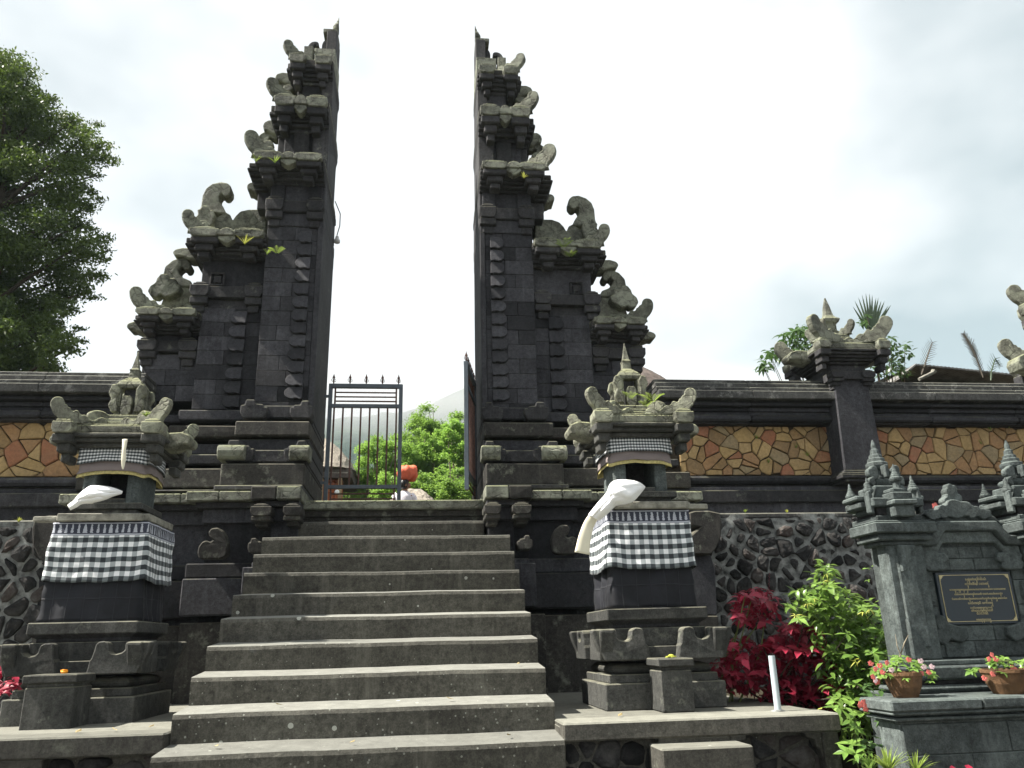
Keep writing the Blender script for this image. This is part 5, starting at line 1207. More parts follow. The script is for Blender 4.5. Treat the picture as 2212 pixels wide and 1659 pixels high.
# ---------------------------------------------------------------- iron gate
def gate_leaf(lab, hx, hy, ang, w, z0, z1, flip=1):
    T = thing('gate_leaf', lab, 'gate', (hx, hy, z0), 'two iron leaves of the courtyard gate'); d = Vector((cos(ang)*flip, sin(ang), 0)); n = Vector((-d.y, d.x, 0))
    def bar(name, u0, z0_, u1, z1_, t, mat='iron'):
        a = Vector((hx, hy, 0))+d*u0; m = MB(); e = t/2
        if abs(u1-u0) > abs(z1_-z0_): pts = [(u0, z0_-e), (u1, z0_-e), (u1, z0_+e), (u0, z0_+e)]
        else: pts = [(u0-e, z0_), (u0+e, z0_), (u0+e, z1_), (u0-e, z1_)]
        m.prism(pts, Vector((hx, hy, 0))-n*e, d, Z_, n, t); m.build(name, mat, T, bev=.002, jit=0)
    H = z1-z0
    for u in (.02, w-.02): bar('frame_post', u, z0, u, z1, .045)
    za, zb, zc = z0+.115*H/1.4*1.35, z1-.27, z1-.02
    bar('frame_rail', 0, zc, w, zc, .05); bar('frame_rail', 0, zb, w, zb, .042); bar('frame_rail', 0, z0+.20, w, z0+.20, .042)
    for k in range(8): u = .07+(w-.14)*k/7; bar('bar', u, z0+.22, u, zb-.02, 0.02, 'rust')
    for u in (.075, w-.075): bar('bar', u, zb, u, zc, .02, 'rust'); bar('bar', u, z0+.0, u, z0+.2, .02, 'rust')
    for z in (zb+.06, zb+.115, zb+.17): bar('cross_bar', .075, z, w-.075, z, .016, 'rust')
    for z in (z0+.06, z0+.12): bar('cross_bar', .075, z, w-.075, z, .016, 'rust')
    for k in range(5):
        u = .05+(w-.1)*k/4; p = Vector((hx, hy, zc+.025))+d*u
        m = MB(); m.lathe(p.x, p.y, [(.007, p.z), (.007, p.z+.02), (.014, p.z+.025), (.006, p.z+.03), (.006, p.z+.07), (.014, p.z+.075), (.018, p.z+.085), (.008, p.z+.105), (.001, p.z+.135)], 8)
        for q in range(4):
            a = q*pi/2+.4; e = Vector((cos(a), sin(a), 0)); m.tube([p+Z_*.028, p+e*.024+Z_*.036, p+e*.028+Z_*.052, p+e*.016+Z_*.07], .004, 4)
        m.build('finial', 'rust', T, bev=0, jit=0)
    for z in (z0+.25, z1-.15): bar('hinge', -.05, z, .02, z, .03)
    return T, bar
zg0, zg1 = at(868, 1083, 9.2).z-.03, at(868, 832, 9.2).z
gate_leaf('iron gate leaf with vertical bars, closed across the left half of the opening', at(703, 1000, 9.2).x, 9.2, 0, .875, zg0, zg1)
def gate_open():
    hx, hy = .62, 9.14; fx_ = at(1007, 950, 8.3).x; ang = math.atan2(-.84, fx_-hx)     # swung towards the camera
    T, bar = gate_leaf('iron gate leaf swung open, seen edge-on beside the right tower', hx, hy, ang, .84, zg0, zg1)
    d = Vector((cos(ang), sin(ang), 0))
    m = MB()
    for z in (zg0+.95, zg0+.62): m.tube([Vector((hx, hy, z))+d*.5, Vector((hx, hy, z))+d*.5+Vector((-.04, 0, 0))], .008, 6)
    m.tube([Vector((hx-.04, hy, zg0+.55))+d*.5, Vector((hx-.04, hy, zg0+1.05))+d*.5], .012, 6)
    m.build('bolt', 'rust', T, bev=0, jit=0)
gate_open()
LB = thing('hanging_lamp', 'small lamp on a thin cable at the rear edge of the left tower', 'lamp', at(729, 520, 9.85))
MB().tube([at(724, 435, 9.9), at(735, 462, 9.9), at(734, 488, 9.9), at(728, 508, 9.9)], .007, 5).build('cable', 'cable', LB, bev=0, jit=0)
p = at(728, 520, 9.9); MB().lathe(p.x, p.y, [(.02, p.z+.07), (.03, p.z+.03), (.045, p.z), (.04, p.z-.03), (.015, p.z-.045)], 10).build('lamp_shade', 'lampglass', LB, bev=0, jit=0)

# ---------------------------------------------------------------- foliage clouds
def leaf_cloud(name, mat, parent, blobs, n, size, seed, asp=.45, flat=0., shell=.5, **kw):
    rng = np.random.default_rng(seed); B = np.array(blobs, float); vol = (B[:, 3]*B[:, 4]*B[:, 5])**.75; pr_ = vol/vol.sum()
    k = rng.choice(len(B), n, p=pr_); d = rng.normal(size=(n, 3)); d /= np.linalg.norm(d, axis=1)[:, None]
    r = rng.random(n)**shell; r = r*(1+.28*rng.normal(size=n)*.6)
    c = B[k, :3]+d*B[k, 3:6]*r[:, None]
    a = rng.normal(size=(n, 3)); a[:, 2] *= (1-flat); a /= np.linalg.norm(a, axis=1)[:, None]
    b = np.cross(a, rng.normal(size=(n, 3))*np.array([1-flat*.0, 1, 1])); 
    if flat: b = np.cross(a, np.stack([rng.normal(size=n)*(1-flat), rng.normal(size=n)*(1-flat), np.ones(n)], 1))
    b /= np.linalg.norm(b, axis=1)[:, None]
    s = size*rng.uniform(.6, 1.3, n)[:, None]
    V = np.empty((n, 4, 3)); V[:, 0] = c-a*s*.5; V[:, 1] = c+b*s*asp*.5; V[:, 2] = c+a*s*.5; V[:, 3] = c-b*s*asp*.5
    me = bpy.data.meshes.new(name); me.vertices.add(4*n); me.vertices.foreach_set('co', V.reshape(-1)); me.loops.add(4*n); me.loops.foreach_set('vertex_index', np.arange(4*n, dtype=np.int32))
    me.polygons.add(n); me.polygons.foreach_set('loop_start', np.arange(0, 4*n, 4, dtype=np.int32)); me.update(calc_edges=True); me.validate()
    return link(name, me, mat, parent, **kw)
def blobs_px(regs, rnd, Y, k=1.):
    out = []
    for (x, y, rx, ry) in regs:
        yy = rnd.uniform(*Y); p = at(x, y, yy); s = yy/FPX*1.03
        out.append((p.x, p.y, p.z, rx*s*k, max(rx, ry)*s*.8, ry*s*k))
    return out
# big evergreen on the left, standing in the courtyard
rnd = random.Random(4)
BT = thing('big_tree', 'tall dense dark green tree behind the left wall', 'tree', (-13.5, 17.5, 3.))
edge = [(120, 8), (150, 40), (185, 70), (215, 110), (250, 150), (280, 200), (310, 225), (335, 240), (365, 200), (400, 190), (440, 205), (480, 190), (515, 225), (550, 225), (590, 215), (625, 195), (655, 150), (690, 130), (720, 160), (745, 165), (780, 120), (800, 110)]
regs = []
for (y, xe) in edge:
    regs.append((xe-14, y+6, 30, 20)); regs.append((xe+8, y+rnd.uniform(-12, 18), 22, 6)); regs.append((xe-48, y+rnd.uniform(-8, 14), 42, 32))
    x = xe-95
    while x > -190:
        regs.append((x+rnd.uniform(-20, 20), y+rnd.uniform(-16, 22), rnd.uniform(36, 60), rnd.uniform(28, 46))); x -= rnd.uniform(40, 80)
for k in range(70): regs.append((rnd.uniform(-240, 60), rnd.uniform(150, 800), rnd.uniform(40, 80), rnd.uniform(25, 45)))
bl = blobs_px(regs, rnd, (16.4, 19.2))
leaf_cloud('crown', 'leaf_big', BT, bl, 205000, .10, 3, .42, flat=.0, shell=.55)
tp = at(-110, 900, 17.8); m = MB(); m.tube([(tp.x-.3, 17.8, 3.), (tp.x-.1, 17.8, 7), (tp.x, 17.8, 10), (tp.x+.2, 17.8, 13)], [.32, .25, .18, .06], 10).build('trunk', 'barkd', BT, bev=0)
m = MB()
for b in rnd.sample(bl, 60):
    z0 = max(5.5, b[2]-1.6); m.tube([(tp.x, 17.8, z0), ((tp.x+b[0])/2, (17.8+b[1])/2, z0+.9), (b[0], b[1], b[2])], [.07, .045, .012], 5)
m.build('branch', 'barkd', BT, bev=0, jit=0)
# feathery trees seen through the gateway
def feathery(px, top, w, Y, lab, seed, mat='leaf_far', n=15000, bot=1095, grp='light green feathery trees beyond the gateway', size=.085):
    rnd = random.Random(seed); b0 = at(px, bot, Y); t0 = at(px, top, Y); T = thing('feathery_tree', lab, 'tree', (b0.x, Y, 3.), grp); s = Y/FPX*1.03; bl = []; H = t0.z-3.
    zc = b0.z
    m = MB(); nb = 9
    tips = []
    for k in range(nb):
        a = rnd.uniform(0, 6.28); r = w*s*rnd.uniform(.15, .55); zt_ = t0.z-abs(r/(w*s))*1.0-rnd.uniform(0, .5)
        tip = Vector((b0.x+r*cos(a), Y+r*sin(a)*.7, zt_)); base = Vector((b0.x+rnd.uniform(-.1, .1), Y, 3.+H*rnd.uniform(.02, .3)))
        pts = [base, base.lerp(tip, .35)+Vector((rnd.uniform(-.15, .15), 0, 0)), base.lerp(tip, .7)+Vector((rnd.uniform(-.15, .15), 0, 0)), tip]
        m.tube(pts, [.05, .038, .026, .01], 5); tips.append((base, tip))
        for j in range(15):
            f = rnd.uniform(.3, 1.02); q = base.lerp(tip, f); rr = w*s*rnd.uniform(.10, .2)
            bl.append((q.x+rnd.uniform(-1, 1)*w*s*.3, q.y+rnd.uniform(-.4, .4), q.z+rnd.uniform(-.1, .1), rr, rr, rr*rnd.uniform(.45, .9)))
    m.build('trunk', 'bark', T, bev=0, jit=0)
    leaf_cloud('crown', mat, T, bl, int(n*1.9), size, seed, .42, flat=.45, shell=.6); return T
feathery(960, 866, 120, 25, 'tallest light green feathery tree beside the open gate leaf', 1, n=26000)
feathery(915, 928, 100, 24, 'feathery tree left of the tallest one, behind the carrying woman', 2, n=18000)
feathery(845, 932, 80, 24.5, 'thin feathery tree seen behind the right end of the iron leaf', 3, n=11000)
feathery(800, 925, 100, 23.5, 'feathery tree behind the middle bars of the iron leaf', 4, n=16000)
feathery(756, 985, 70, 25.5, 'small feathery tree next to the thatched pavilion', 5, n=9000)
feathery(995, 880, 80, 23, 'feathery tree partly hidden by the open gate leaf', 6, n=14000)
feathery(905, 935, 90, 34, 'pale distant feathery tree between the nearer ones', 7, 'leaf_far2', n=9000)
feathery(860, 990, 90, 20.5, 'low bushy feathery tree behind the gate post', 8, n=14000)
feathery(935, 1000, 110, 20, 'low feathery tree right of the woman', 9, n=18000)
feathery(990, 985, 90, 19.5, 'low feathery tree at the foot of the open leaf', 11, n=14000)
bw = [(at(x, 1062+rnd.uniform(-25, 15), 29).x, 29+rnd.uniform(-1, 1), at(x, 1062, 29).z+rnd.uniform(-.6, .3), .9, .6, .5) for x in range(690, 1060, 22)]
leaf_cloud('hedge', 'leaf_dk', None, bw, 22000, .12, 5, .5, flat=.3, label='dark shrubbery beyond the courtyard', kind='stuff')

# ---------------------------------------------------------------- far hill, terrain, low cloud
def terrain():
    vs, fs = [], []; nx, ny = 150, 110
    for j in range(ny+1):
        for i in range(nx+1):
            y = 58+(j/ny)**1.5*1500; x = (i/nx-.5)*(260+y*1.5)
            h = 2.9+max(0, y-150)*.10
            r = math.exp(-((y-620)/200)**2); q = x/max(y, 1)
            top = 168+40*math.exp(-((q-.12)/.10)**2)-22*max(0, -q-.1)-60*max(0, q-.35)+9*noise.noise(Vector((x*.006, 3, 1)))
            f = min(1, max(0, (y-90)/200)); h += r*f*(top-45)+f*math.exp(-((y-300)/90)**2)*14
            h += f*(6*noise.noise(Vector((x*.012, y*.012, 0)))+3.5*noise.noise(Vector((x*.04, y*.04, 2)))+2.4*noise.noise(Vector((x*.11, y*.11, 5))))
            vs.append((x, y, h))
    for j in range(ny):
        for i in range(nx): a = j*(nx+1)+i; fs.append((a, a+1, a+nx+2, a+nx+1))
    me = bpy.data.meshes.new('forested_hill'); me.from_pydata(vs, [], fs); me.polygons.foreach_set('use_smooth', [True]*len(fs)); return me
def hillmat():
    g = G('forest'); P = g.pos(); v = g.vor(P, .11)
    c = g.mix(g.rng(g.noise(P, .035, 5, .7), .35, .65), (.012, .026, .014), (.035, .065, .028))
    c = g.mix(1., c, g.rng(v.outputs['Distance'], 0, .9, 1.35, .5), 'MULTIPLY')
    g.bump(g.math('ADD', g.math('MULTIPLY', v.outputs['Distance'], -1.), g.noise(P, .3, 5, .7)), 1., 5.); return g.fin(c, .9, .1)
M['forest'] = hillmat()
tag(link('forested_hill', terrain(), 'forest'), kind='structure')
sheet('far_ground', -900, 900, 11.9, 60, 2.95, 'grass', kind='structure')

# ---------------------------------------------------------------- pavilion and roofs behind
def hip_roof(name, mat, parent, cx, cy, w, d, z0, z1, rw=.0, n=10, sag=.12, thick=.14, jit=.03, overh=0):
    m = MB(); prof = []
    for k in range(n+1):
        t = k/n; f = (1-t)*(1-rw)+rw+sag*(-sin(pi*t))*0+.10*sin(pi*t)
        prof.append((f, z0+(z1-z0)*t))
    ns = 12; ring = [(-1, -1), (1, -1), (1, 1), (-1, 1)]; vs = []
    for f, z in prof:
        for a in range(4):
            for q in range(ns):
                t = q/ns; x = ring[a][0]+(ring[(a+1) % 4][0]-ring[a][0])*t; y = ring[a][1]+(ring[(a+1) % 4][1]-ring[a][1])*t
                l = max(.0001, sqrt(x*x+y*y)); k = 1/ max(1, l*.86); 
                vs.append((cx+x*k*f*w/2, cy+y*k*f*d/2, z))
    N = 4*ns; fs = [(j*N+i, j*N+(i+1) % N, (j+1)*N+(i+1) % N, (j+1)*N+i) for j in range(n) for i in range(N)]+[tuple(range(N)), tuple(n*N+i for i in range(N))]
    m.add(vs, fs); m.box(cx-w*.42, cx+w*.42, cy-d*.42, cy+d*.42, z0-thick, z0)
    return m.build(name, mat, parent, bev=0, jit=jit)
pc = at(688, 1012, 22); PV = thing('thatched_pavilion', 'brick pavilion with grey thatched roof seen through the gate bars', 'pavilion', (pc.x, 22.8, 3.))
er = at(768, 1016, 22).x-pc.x; hz = at(700, 962, 22).z
hip_roof('thatch_roof', 'thatch', PV, pc.x, 22.8, er*2, 2.6, pc.z-.05, hz+.35, rw=.12)
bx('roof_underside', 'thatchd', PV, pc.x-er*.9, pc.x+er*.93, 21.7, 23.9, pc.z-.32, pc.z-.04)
zb = at(740, 1018, 21.9).z
for k in range(11):
    zz = 3.0+(zb-3.0)*k/11
    for i in range(7):
        x0 = pc.x-er*.72+(er*1.38)*i/7; bx('brick', 'brick', PV, x0+.006, x0+er*1.38/7-.006, 21.96+.006*((i+k) % 2), 22.3, zz+.006, zz+(zb-3.0)/11-.006, bev=.008)
for dx in (-.55, .12, .62): bx('post', 'timber', PV, pc.x+er*dx-.05, pc.x+er*dx+.05, 21.75, 21.85, 3., zb)
p = at(728, 1063, 21.7); MB().lathe(p.x, p.y, [(.01, p.z-.07), (.06, p.z-.04), (.07, p.z), (.05, p.z+.05), (.01, p.z+.07)], 10).build('white_lamp', 'white', PV, bev=0, jit=0)
rc = at(905, 1047, 17.5); RF = thing('thatched_hut', 'low grey thatched roof just right of the carrying woman', 'hut', (rc.x-.1, 18, 3.))
hip_roof('thatch_roof', 'thatch', RF, rc.x-.15, 18.3, 1.3, 1.6, at(930, 1082, 17.5).z-.15, rc.z+.02, rw=.3)
bx('wall', 'timber', RF, rc.x-.6, rc.x+.3, 17.8, 18.7, 3., at(930, 1082, 17.5).z-.14)
tc_ = at(1392, 778, 15.5); RB = thing('thatched_building', 'brown thatched roof rising behind the wall right of the gate', 'building', (tc_.x-.3, 16.5, 3.))
zr = at(1480, 822, 15).z; er = at(1500, 828, 15.).x-tc_.x
hip_roof('thatch_roof', 'thatchd', RB, tc_.x-.35, 16.5, (er+.3)*2, 3.2, zr-.25, tc_.z+.1, rw=.32, jit=.02)
bx('wall', 'timber', RB, tc_.x-1.1, tc_.x+.6, 15.6, 17.4, 3., zr-.2)
# tin roof
a, b, c_, d_ = at(1925, 826, 12), at(1958, 797, 12.6), at(2000, 800, 12.6), at(2200, 824, 12)
TRF = thing('tin_roof_shed', 'low grey tin roof behind the wall near the right edge', 'shed', (8.2, 13, 3.))
m = MB(); n = 60
top = [at(1958+(2200-1958)*k/n, 797+(822-797)*(k/n)**1.1, 12.2) for k in range(n+1)]
for k, p in enumerate(top): m.v += [(p.x, p.y-.3, p.z-.02+.012*(k % 2)), (p.x-.35, p.y+2.2, p.z+.05+.012*(k % 2)), (p.x, p.y-.3, p.z-.05+.012*(k % 2)), (p.x-.35, p.y+2.2, p.z+.02+.012*(k % 2))]
for k in range(n): i = 4*k; m.f += [(i, i+4, i+5, i+1), (i+2, i+3, i+7, i+6), (i, i+2, i+6, i+4), (i+1, i+5, i+7, i+3)]
m.build('tin_sheet', 'tin', TRF, bev=0, jit=0)
p, q = at(1958, 797, 12.0), at(1918, 826, 11.6); m = MB(); m.prism([(0, 0), (-.33, -.24), (-.33, -.27), (0, -.03)], (top[0].x, 11.9, top[0].z), X, Z_, Y_, 2.4).build('tin_sheet', 'tin', TRF, bev=0, jit=0)
bx('shed_wall', 'timber', TRF, top[0].x+.1, top[-1].x, 12.4, 14, 3, top[-1].z-.15)
p = at(2012, 805, 11.8); MB().tube([p-X*.25-Z_*.12, p+X*.02, p+X*.05+Z_*.03], [.03, .035, .05], 7).build('bamboo_pole', 'wood', TRF, bev=0)

# ---------------------------------------------------------------- plants beyond the right wall
def branchy(lab, name, root, regs, Y, mesh, mat, per, seed, sc=(.8, 1.1)):
    rnd = random.Random(seed); T = thing(name, lab, 'tree', root); pr = regpts(regs, rnd, Y, .06)
    leaves_at(T, pr, mesh, mat, per, rnd, sc=sc); leaf_fill(T, [r[:4] for r in regs], 60*len(regs), mesh[0], mat, Y, rnd); stems(T, root, pr[::3], 'barkd', .012, rnd, 'branch'); return T
r0 = at(1760, 840, 11); branchy('broad-leaved branches reaching left behind the wall pillar', 'broadleaf_tree', (r0.x, 11, 3.05),
    [(1650, 785, 12, 14, 4), (1680, 762, 22, 16, 6), (1710, 730, 26, 14, 7), (1740, 715, 30, 14, 8), (1720, 760, 30, 18, 6), (1755, 745, 24, 22, 5)], (10.7, 11.4), [leafmesh(.17, .34, .2, .5), leafmesh(.15, .36, .2, .4)], 'leaf_dk', 5, 3)
r0 = at(1900, 840, 11); branchy('leafy bush behind the wall, right of the pillar', 'broadleaf_bush', (r0.x, 11, 3.05),
    [(1900, 740, 34, 22, 9), (1940, 760, 30, 24, 11), (1910, 790, 46, 24, 12), (1950, 800, 20, 18, 5), (1868, 690, 16, 12, 5)], (10.7, 11.5), [leafmesh(.12, .42, .2, .3)], 'leaf_dk', 5, 4)
def blades(name, lab, base, tips, w, mat, cat='palm', stem=True):
    T = thing(name, lab, cat, base)
    for t in tips:
        b, t = Vector(base), Vector(t); d = (t-b); s_ = Vector((d.z, 0, -d.x)).normalized(); m = MB()
        pts = [b+d*f+Vector((0, -.06*f, -.04*f*f*abs(d.x))) for f in (0, .3, .6, .85, 1)]; ws = [w*.3, w, w*.9, w*.5, 0.001]
        vs = []
        for p, q in zip(pts, ws): vs += [p-s_*q, p+Vector((0, -q*.5, 0)), p+s_*q]
        m.add(vs, [(i*3+j, i*3+j+1, i*3+j+4, i*3+j+3) for i in range(4) for j in range(2)]); m.build('blade', mat, T, bev=0, jit=0)
    return T
pb = at(1882, 725, 11.2)
T = blades('fan_palm', 'fan palm leaf of stiff narrow blades behind the wall pillar', pb, [at(x, y, 11.2) for x, y in ((1842, 652), (1850, 645), (1858, 640), (1866, 637), (1874, 637), (1880, 640), (1888, 645), (1893, 645), (1899, 652), (1906, 652), (1914, 662), (1920, 660), (1838, 664))], .022, 'leaf_palm')
MB().tube([pb, (pb.x+.05, 11.3, 3.05)], [.02, .03], 5).build('stalk', 'leaf_palm', T, bev=0)
pb = at(1790, 830, 10.6)
blades('palm_leaf', 'low drooping palm blades just left of the wall pillar', pb, [at(x, y, 10.5) for x, y in ((1712, 822), (1722, 806), (1732, 798), (1745, 790), (1758, 784), (1770, 782), (1780, 786), (1735, 822), (1752, 815))], .018, 'leaf_palm')
def frond(lab, pts, Y, ll, mat, n=16, w=.008, seed=0):
    T = thing('palm_frond', lab, 'palm', at(pts[-1][0], pts[-1][1], Y)); P = [at(x, y, Y) for x, y in pts]; rnd = random.Random(seed)
    MB().tube(P, [.006]+[.012]*(len(P)-1), 5).build('midrib', mat, T, bev=0); m = MB()
    for k in range(n):
        f = k/n*(len(P)-1); i = int(f); p = P[i].lerp(P[i+1], f-i); d = (P[i+1]-P[i]).normalized(); s_ = Vector((d.z, 0, -d.x))
        for q in (1, -1):
            e = p+(s_*q*.8-d*.8)*ll*(.4+.6*sin(pi*(k+1)/(n+2)))*rnd.uniform(.7, 1.1); u = (e-p).cross(Y_).normalized()*w; m.add([p-u, p+u, e+u*.2, e-u*.2], [(0, 1, 2, 3)])
    m.build('leaflet', mat, T, bev=0, jit=0, kind='stuff')
frond('dark dry palm frond leaning left beyond the tin roof', [(2082, 722), (2098, 748), (2110, 775), (2124, 815)], 11.5, .14, 'leaf_dry', 24, .012, 1)
frond('thin dry palm frond left of the tin roof ridge', [(2014, 740), (2006, 762), (1997, 790), (1990, 810)], 11.5, .16, 'leaf_dry', 16, .006, 2)
frond('sparse green fronds beside the right edge pillar', [(2160, 790), (2150, 775), (2142, 800), (2140, 822)], 11., .12, 'leaf_palm', 12, .007, 3)
# little plants rooted in the stonework
gf = 'ferns and weeds rooted in the stone roofs'
for i, (x, y, Y, h, mt, lab) in enumerate([(1218, 535, 8.55, .17, 'fern', 'green fern on the right tower, middle cornice'), (1233, 555, 8.5, .12, 'fern', 'small fern hanging below the green fern on the right tower'), (1340, 372+0, 8.3, .0, 'fern', ''), (598, 548, 8.5, .14, 'fern', 'fern beside the left tower shaft at the middle cornice'),
        (1363, 862, 6.0, .11, 'fern', 'fern in the roof of the right shrine, beside its crown'), (1410, 870, 6.0, .14, 'fern', 'taller fern on the right hip of the right shrine roof'), (1396, 880, 5.95, .09, 'fern', 'low yellow green fern on the front edge of the right shrine roof')]):
    if h: fern('fern', lab, at(x, y, Y), 7, h, mt, i, gf)
for i, (x, y, Y, h, lab) in enumerate([(529, 528, 8.5, .14, 'yellow grass tuft on the left tower middle cornice'), (594, 352, 8.4, .10, 'dry yellow tuft on the left tower upper cornice'), (553, 350, 8.4, .10, 'yellow grass on the left tower upper cornice, outer side'), (1132, 385, 8.38, .09, 'yellow flowering weed on the right tower upper cornice'), (577, 550, 8.5, .1, 'pale dry grass tuft at the inner end of the left tower middle cornice'), (1005, 0, 8, 0, ''),
        (40, 1128, 7.95, .06, 'weeds growing along the top of the left lava wall'), (315, 900, 6.2, .06, 'small yellow weed on the left shrine roof'), (1610, 1108, 8.3, .06, 'small weeds on top of the right lava wall beside the shrine'), (1700, 1108, 8.3, .05, 'weeds on top of the lava wall, midway to the monument')]):
    if h: tuft('grass_tuft', lab, 'plant', at(x, y, Y), 22, h, 'fern' if i % 3 else 'leaf_yel', i+50, 1.0, gf, .005)
for i, (x, y) in enumerate([(2440/1.4756, 1240), ]): pass
# weeds in the flagstone joints
for i, (x, y) in enumerate(((1635, 948), (1720, 968), (1745, 985), (1660, 1000), (2140, 930), (2180, 925), (2120, 960))):
    tuft('grass_tuft', ['weed in the flagstones nearest the gate, upper row', 'weed in the middle of the left flagstone panel', 'bushier weed right of the middle in the left flagstone panel', 'weed low in the left flagstone panel', 'weed at the top of the right flagstone panel', 'weed at the top edge of the flagstones near the photo edge', 'weed growing mid-height in the right flagstone panel'][i], 'plant', at(x, y, 8.78), 10, .09, 'fern', i+90, 1.2, 'weeds in the flagstone joints', .004)

# ---------------------------------------------------------------- the woman carrying a bundle
def woman():
    Y = 14.; top = at(876, 1037, Y); zf = 3.03; Hh = top.z-zf; x0 = top.x-.02; s = Hh/1.56
    W_ = thing('person', 'person in a white blouse walking away with an orange bundle on their head', 'person', (x0, Y, zf))
    me = bpy.data.meshes.new('body'); V = []; Ed = []; Rr = []
    def v(x, y, z, r, par=None):
        V.append((x0+x*s, Y+y*s, zf+z*s)); Rr.append(r*s)
        if par is not None: Ed.append((par, len(V)-1))
        return len(V)-1
    pel = v(0, 0, .82, .135); wai = v(0, .01, .98, .115, pel); che = v(0, 0, 1.15, .135, wai); sh = v(0, 0, 1.26, .10, che); nk = v(.01, .0, 1.33, .047, sh); 
    h0 = v(.02, -.01, 1.40, .06, nk); h1 = v(.025, -.01, 1.47, .085, h0); h2 = v(.02, .0, 1.53, .07, h1)
    for q in (-1, 1):
        a = v(q*.155, 0, 1.235, .058, sh); b = v(q*.20, .01, 1.10, .045, a); c = v(q*.215, .0, .97, .036, b); d = v(q*.20, .10, .84, .027, c); e = v(q*.19, .13, .77, .03, d)
        for f in range(4): v(q*(.17+.014*f), .14+.008*f, .70, .008, e)
        v(q*.15, .16, .745, .009, e)
        t = v(q*.09, 0, .72, .09, pel); k = v(q*.085, -.01, .44, .055, t); an = v(q*.08, .02, .08, .035, k); v(q*.085, -.0+.12, .03, .032, an)
    me.from_pydata(V, Ed, []); o = link('body', me, 'skin', W_)
    sk_ = o.modifiers.new('skin', 'SKIN'); me.skin_vertices or None
    lay = me.skin_vertices[0] if me.skin_vertices else None
    if lay is None:
        bm = bmesh.new(); bm.from_mesh(me); bm.verts.layers.skin.verify(); bm.to_mesh(me); bm.free(); lay = me.skin_vertices[0]
    for i, r in enumerate(Rr): lay.data[i].radius = (r, r)
    lay.data[0].use_root = True
    o.modifiers.new('sub', 'SUBSURF').levels = 1; o.modifiers['sub'].render_levels = 2
    def ell(name, mat, prof, parent=W_, ax=1., cxo=0, cyo=0):
        m = MB(); n = 18
        for r, ry, z, ox in prof:
            for k in range(n): a = 2*pi*k/n; m.v.append((x0+(ox+cxo+r*cos(a))*s, Y+(cyo+ry*sin(a))*s, zf+z*s))
        for j in range(len(prof)-1):
            for k in range(n): m.f.append((j*n+k, j*n+(k+1) % n, (j+1)*n+(k+1) % n, (j+1)*n+k))
        m.f.append(tuple(range(n))); m.f.append(tuple((len(prof)-1)*n+k for k in range(n)))
        return m.build(name, mat, parent, bev=0, jit=.004, smooth=True)
    ell('blouse', 'blouse', [(.19, .15, .74, 0), (.175, .135, .86, 0), (.15, .12, .98, 0), (.17, .13, 1.10, 0), (.195, .125, 1.2, 0), (.19, .105, 1.26, 0), (.12, .08, 1.305, 0), (.055, .055, 1.335, .01)])
    for q in (-1, 1):
        m = MB(); m.tube([(x0+q*.13*s, Y, zf+1.255*s), (x0+q*.185*s, Y, zf+1.2*s), (x0+q*.215*s, Y+.01, zf+1.08*s), (x0+q*.225*s, Y, zf+.96*s), (x0+q*.21*s, Y+.09*s, zf+.87*s)], [.07*s, .073*s, .062*s, .052*s, .045*s], 12); m.build('sleeve', 'blouse', W_, bev=0, jit=.003, smooth=True)
    ell('sarong', 'sarong', [(.13, .11, .08, 0), (.16, .14, .4, 0), (.18, .15, .7, 0), (.165, .135, .84, 0)])
    ell('hair', 'hair', [(.06, .06, 1.37, -.015), (.088, .095, 1.42, -.012), (.098, .11, 1.48, -.006), (.092, .105, 1.54, 0), (.05, .06, 1.575, 0)], cyo=-.022)
    MB().tube([(x0+.1*s, Y-.02, zf+1.45*s), (x0+.128*s, Y-.01, zf+1.43*s), (x0+.10*s, Y-.01, zf+1.415*s)], [.012*s, .012*s, .008*s], 6).build('nose', 'skin', W_, bev=0, jit=0, smooth=True)
    # face oval turned to the right
    m = MB(); n = 14
    for j in range(9):
        f = j/8; r = .078*sin(pi*f)**.6+.001
        for k in range(n): a = 2*pi*k/n; m.v.append((x0+(.052+r*cos(a))*s, Y+(-.012+r*.8*sin(a))*s, zf+(1.365+.17*f)*s))
    for j in range(8):
        for k in range(n): m.f.append((j*n+k, j*n+(k+1) % n, (j+1)*n+(k+1) % n, (j+1)*n+k))
    m.build('face', 'skin', W_, bev=0, jit=0, smooth=True)
    m = MB(); m.prism(lobes(.02, .03, 3, .1), (x0+.03*s, Y-.115*s, zf+1.44*s), X*s, Z_*s, Y_, .02); m.build('ear', 'skin', W_, bev=.003)
    # bundle
    bc = at(880, 1023, Y); m = MB(); n = 26; rows = 12; bw_, bh = at(900, 1023, Y).x-bc.x, (at(880, 1008, Y).z-at(880, 1038, Y).z)/2
    for j in range(rows+1):
        f = j/rows; ph = -pi/2+pi*f
        for k in range(n):
            a = 2*pi*k/n; sx = abs(cos(a))**.75*(1 if cos(a) > 0 else -1); sy = abs(sin(a))**.75*(1 if sin(a) > 0 else -1); r = abs(cos(ph))**.45
            q = Vector((bc.x+sx*r*bw_, Y+sy*r*bw_*.9, bc.z+bh*(abs(sin(ph))**.7)*(1 if ph > 0 else -1))); q += (q-bc).normalized()*(.03*noise.noise(q*9)+.018*sin(a*9+f*4)+.02*abs(noise.noise(q*22))); m.v.append(tuple(q))
    for j in range(rows):
        for k in range(n): m.f.append((j*n+k, j*n+(k+1) % n, (j+1)*n+(k+1) % n, (j+1)*n+k))
    m.build('cloth_bundle', 'bundle', None, bev=0, jit=0, smooth=True, label='orange red cloth bundle carried on the person head', cat='bundle')
woman()
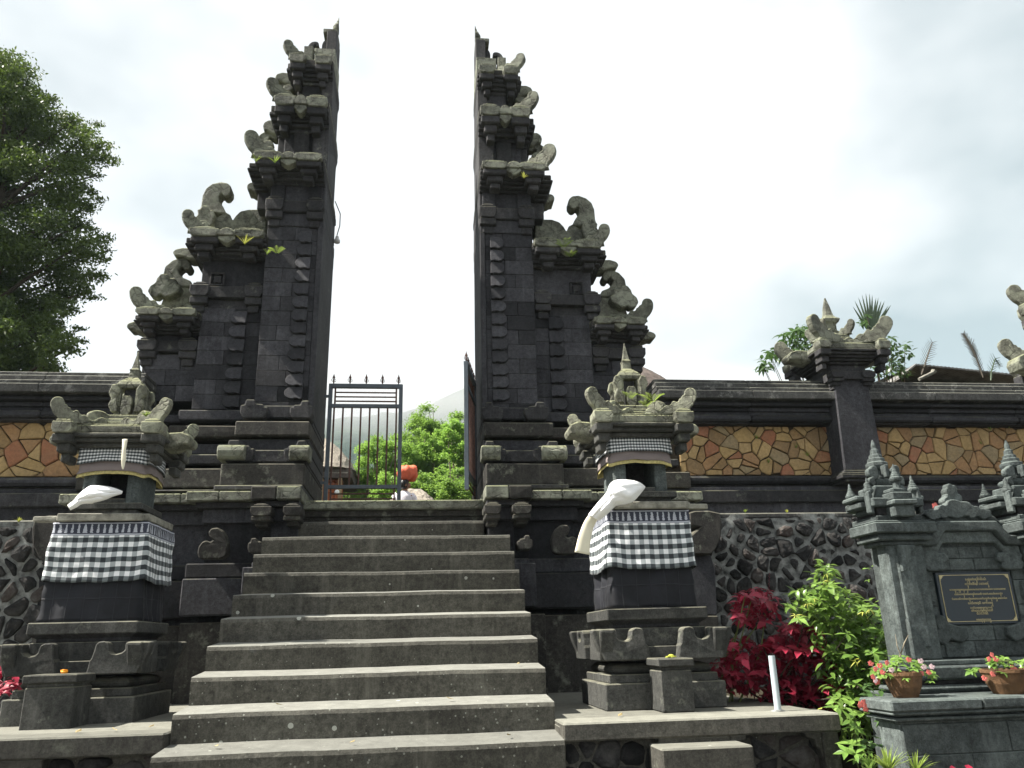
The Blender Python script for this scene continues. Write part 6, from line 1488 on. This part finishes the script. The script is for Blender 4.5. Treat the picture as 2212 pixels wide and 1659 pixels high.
# ---------------------------------------------------------------- air
def haze():
    m = MB(); m.box(-1300, 1300, -60, 1620, -1.2, 225); me = m.mesh('haze'); mt = bpy.data.materials.new('haze_air'); mt.use_nodes = True; t = mt.node_tree; t.nodes.clear()
    o = t.nodes.new('ShaderNodeOutputMaterial'); v = t.nodes.new('ShaderNodeVolumePrincipled'); v.inputs['Density'].default_value = .00032; v.inputs['Color'].default_value = (.72, .92, 1, 1)
    t.links.new(v.outputs[0], o.inputs['Volume']); me.materials.append(mt); ob = link('haze', me, None, kind='stuff')
    mt.cycles.homogeneous_volume = True if hasattr(mt.cycles, 'homogeneous_volume') else True
def mist():
    m = MB(); m.box(-150, 230, 420, 500, 95, 158); me = m.mesh('low_mist'); mt = bpy.data.materials.new('low_mist'); mt.use_nodes = True; t = mt.node_tree; t.nodes.clear()
    o = t.nodes.new('ShaderNodeOutputMaterial'); v = t.nodes.new('ShaderNodeVolumePrincipled'); v.inputs['Color'].default_value = (1, 1, 1, 1); v.inputs['Anisotropy'].default_value = -.1
    g = t.nodes.new('ShaderNodeNewGeometry'); sp = t.nodes.new('ShaderNodeSeparateXYZ'); t.links.new(g.outputs['Position'], sp.inputs[0])
    n = t.nodes.new('ShaderNodeTexNoise'); n.inputs['Scale'].default_value = .022; n.inputs['Detail'].default_value = 3; t.links.new(g.outputs['Position'], n.inputs[0])
    a = t.nodes.new('ShaderNodeMath'); a.operation = 'MULTIPLY_ADD'; t.links.new(n.outputs[0], a.inputs[0]); a.inputs[1].default_value = 46; t.links.new(sp.outputs[2], a.inputs[2])
    r = t.nodes.new('ShaderNodeMapRange'); t.links.new(a.outputs[0], r.inputs[0]); r.inputs[1].default_value = 138; r.inputs[2].default_value = 172; r.inputs[3].default_value = 0; r.inputs[4].default_value = .022
    r2 = t.nodes.new('ShaderNodeMapRange'); t.links.new(sp.outputs[2], r2.inputs[0]); r2.inputs[1].default_value = 158; r2.inputs[2].default_value = 146
    q = t.nodes.new('ShaderNodeMath'); q.operation = 'MULTIPLY'; t.links.new(r.outputs[0], q.inputs[0]); t.links.new(r2.outputs[0], q.inputs[1])
    t.links.new(q.outputs[0], v.inputs['Density']); t.links.new(v.outputs[0], o.inputs['Volume']); me.materials.append(mt); link('low_mist', me, None, kind='stuff')
mist()
HAZE = True
if HAZE:
    try: haze()
    except Exception as ex: print('haze', ex)
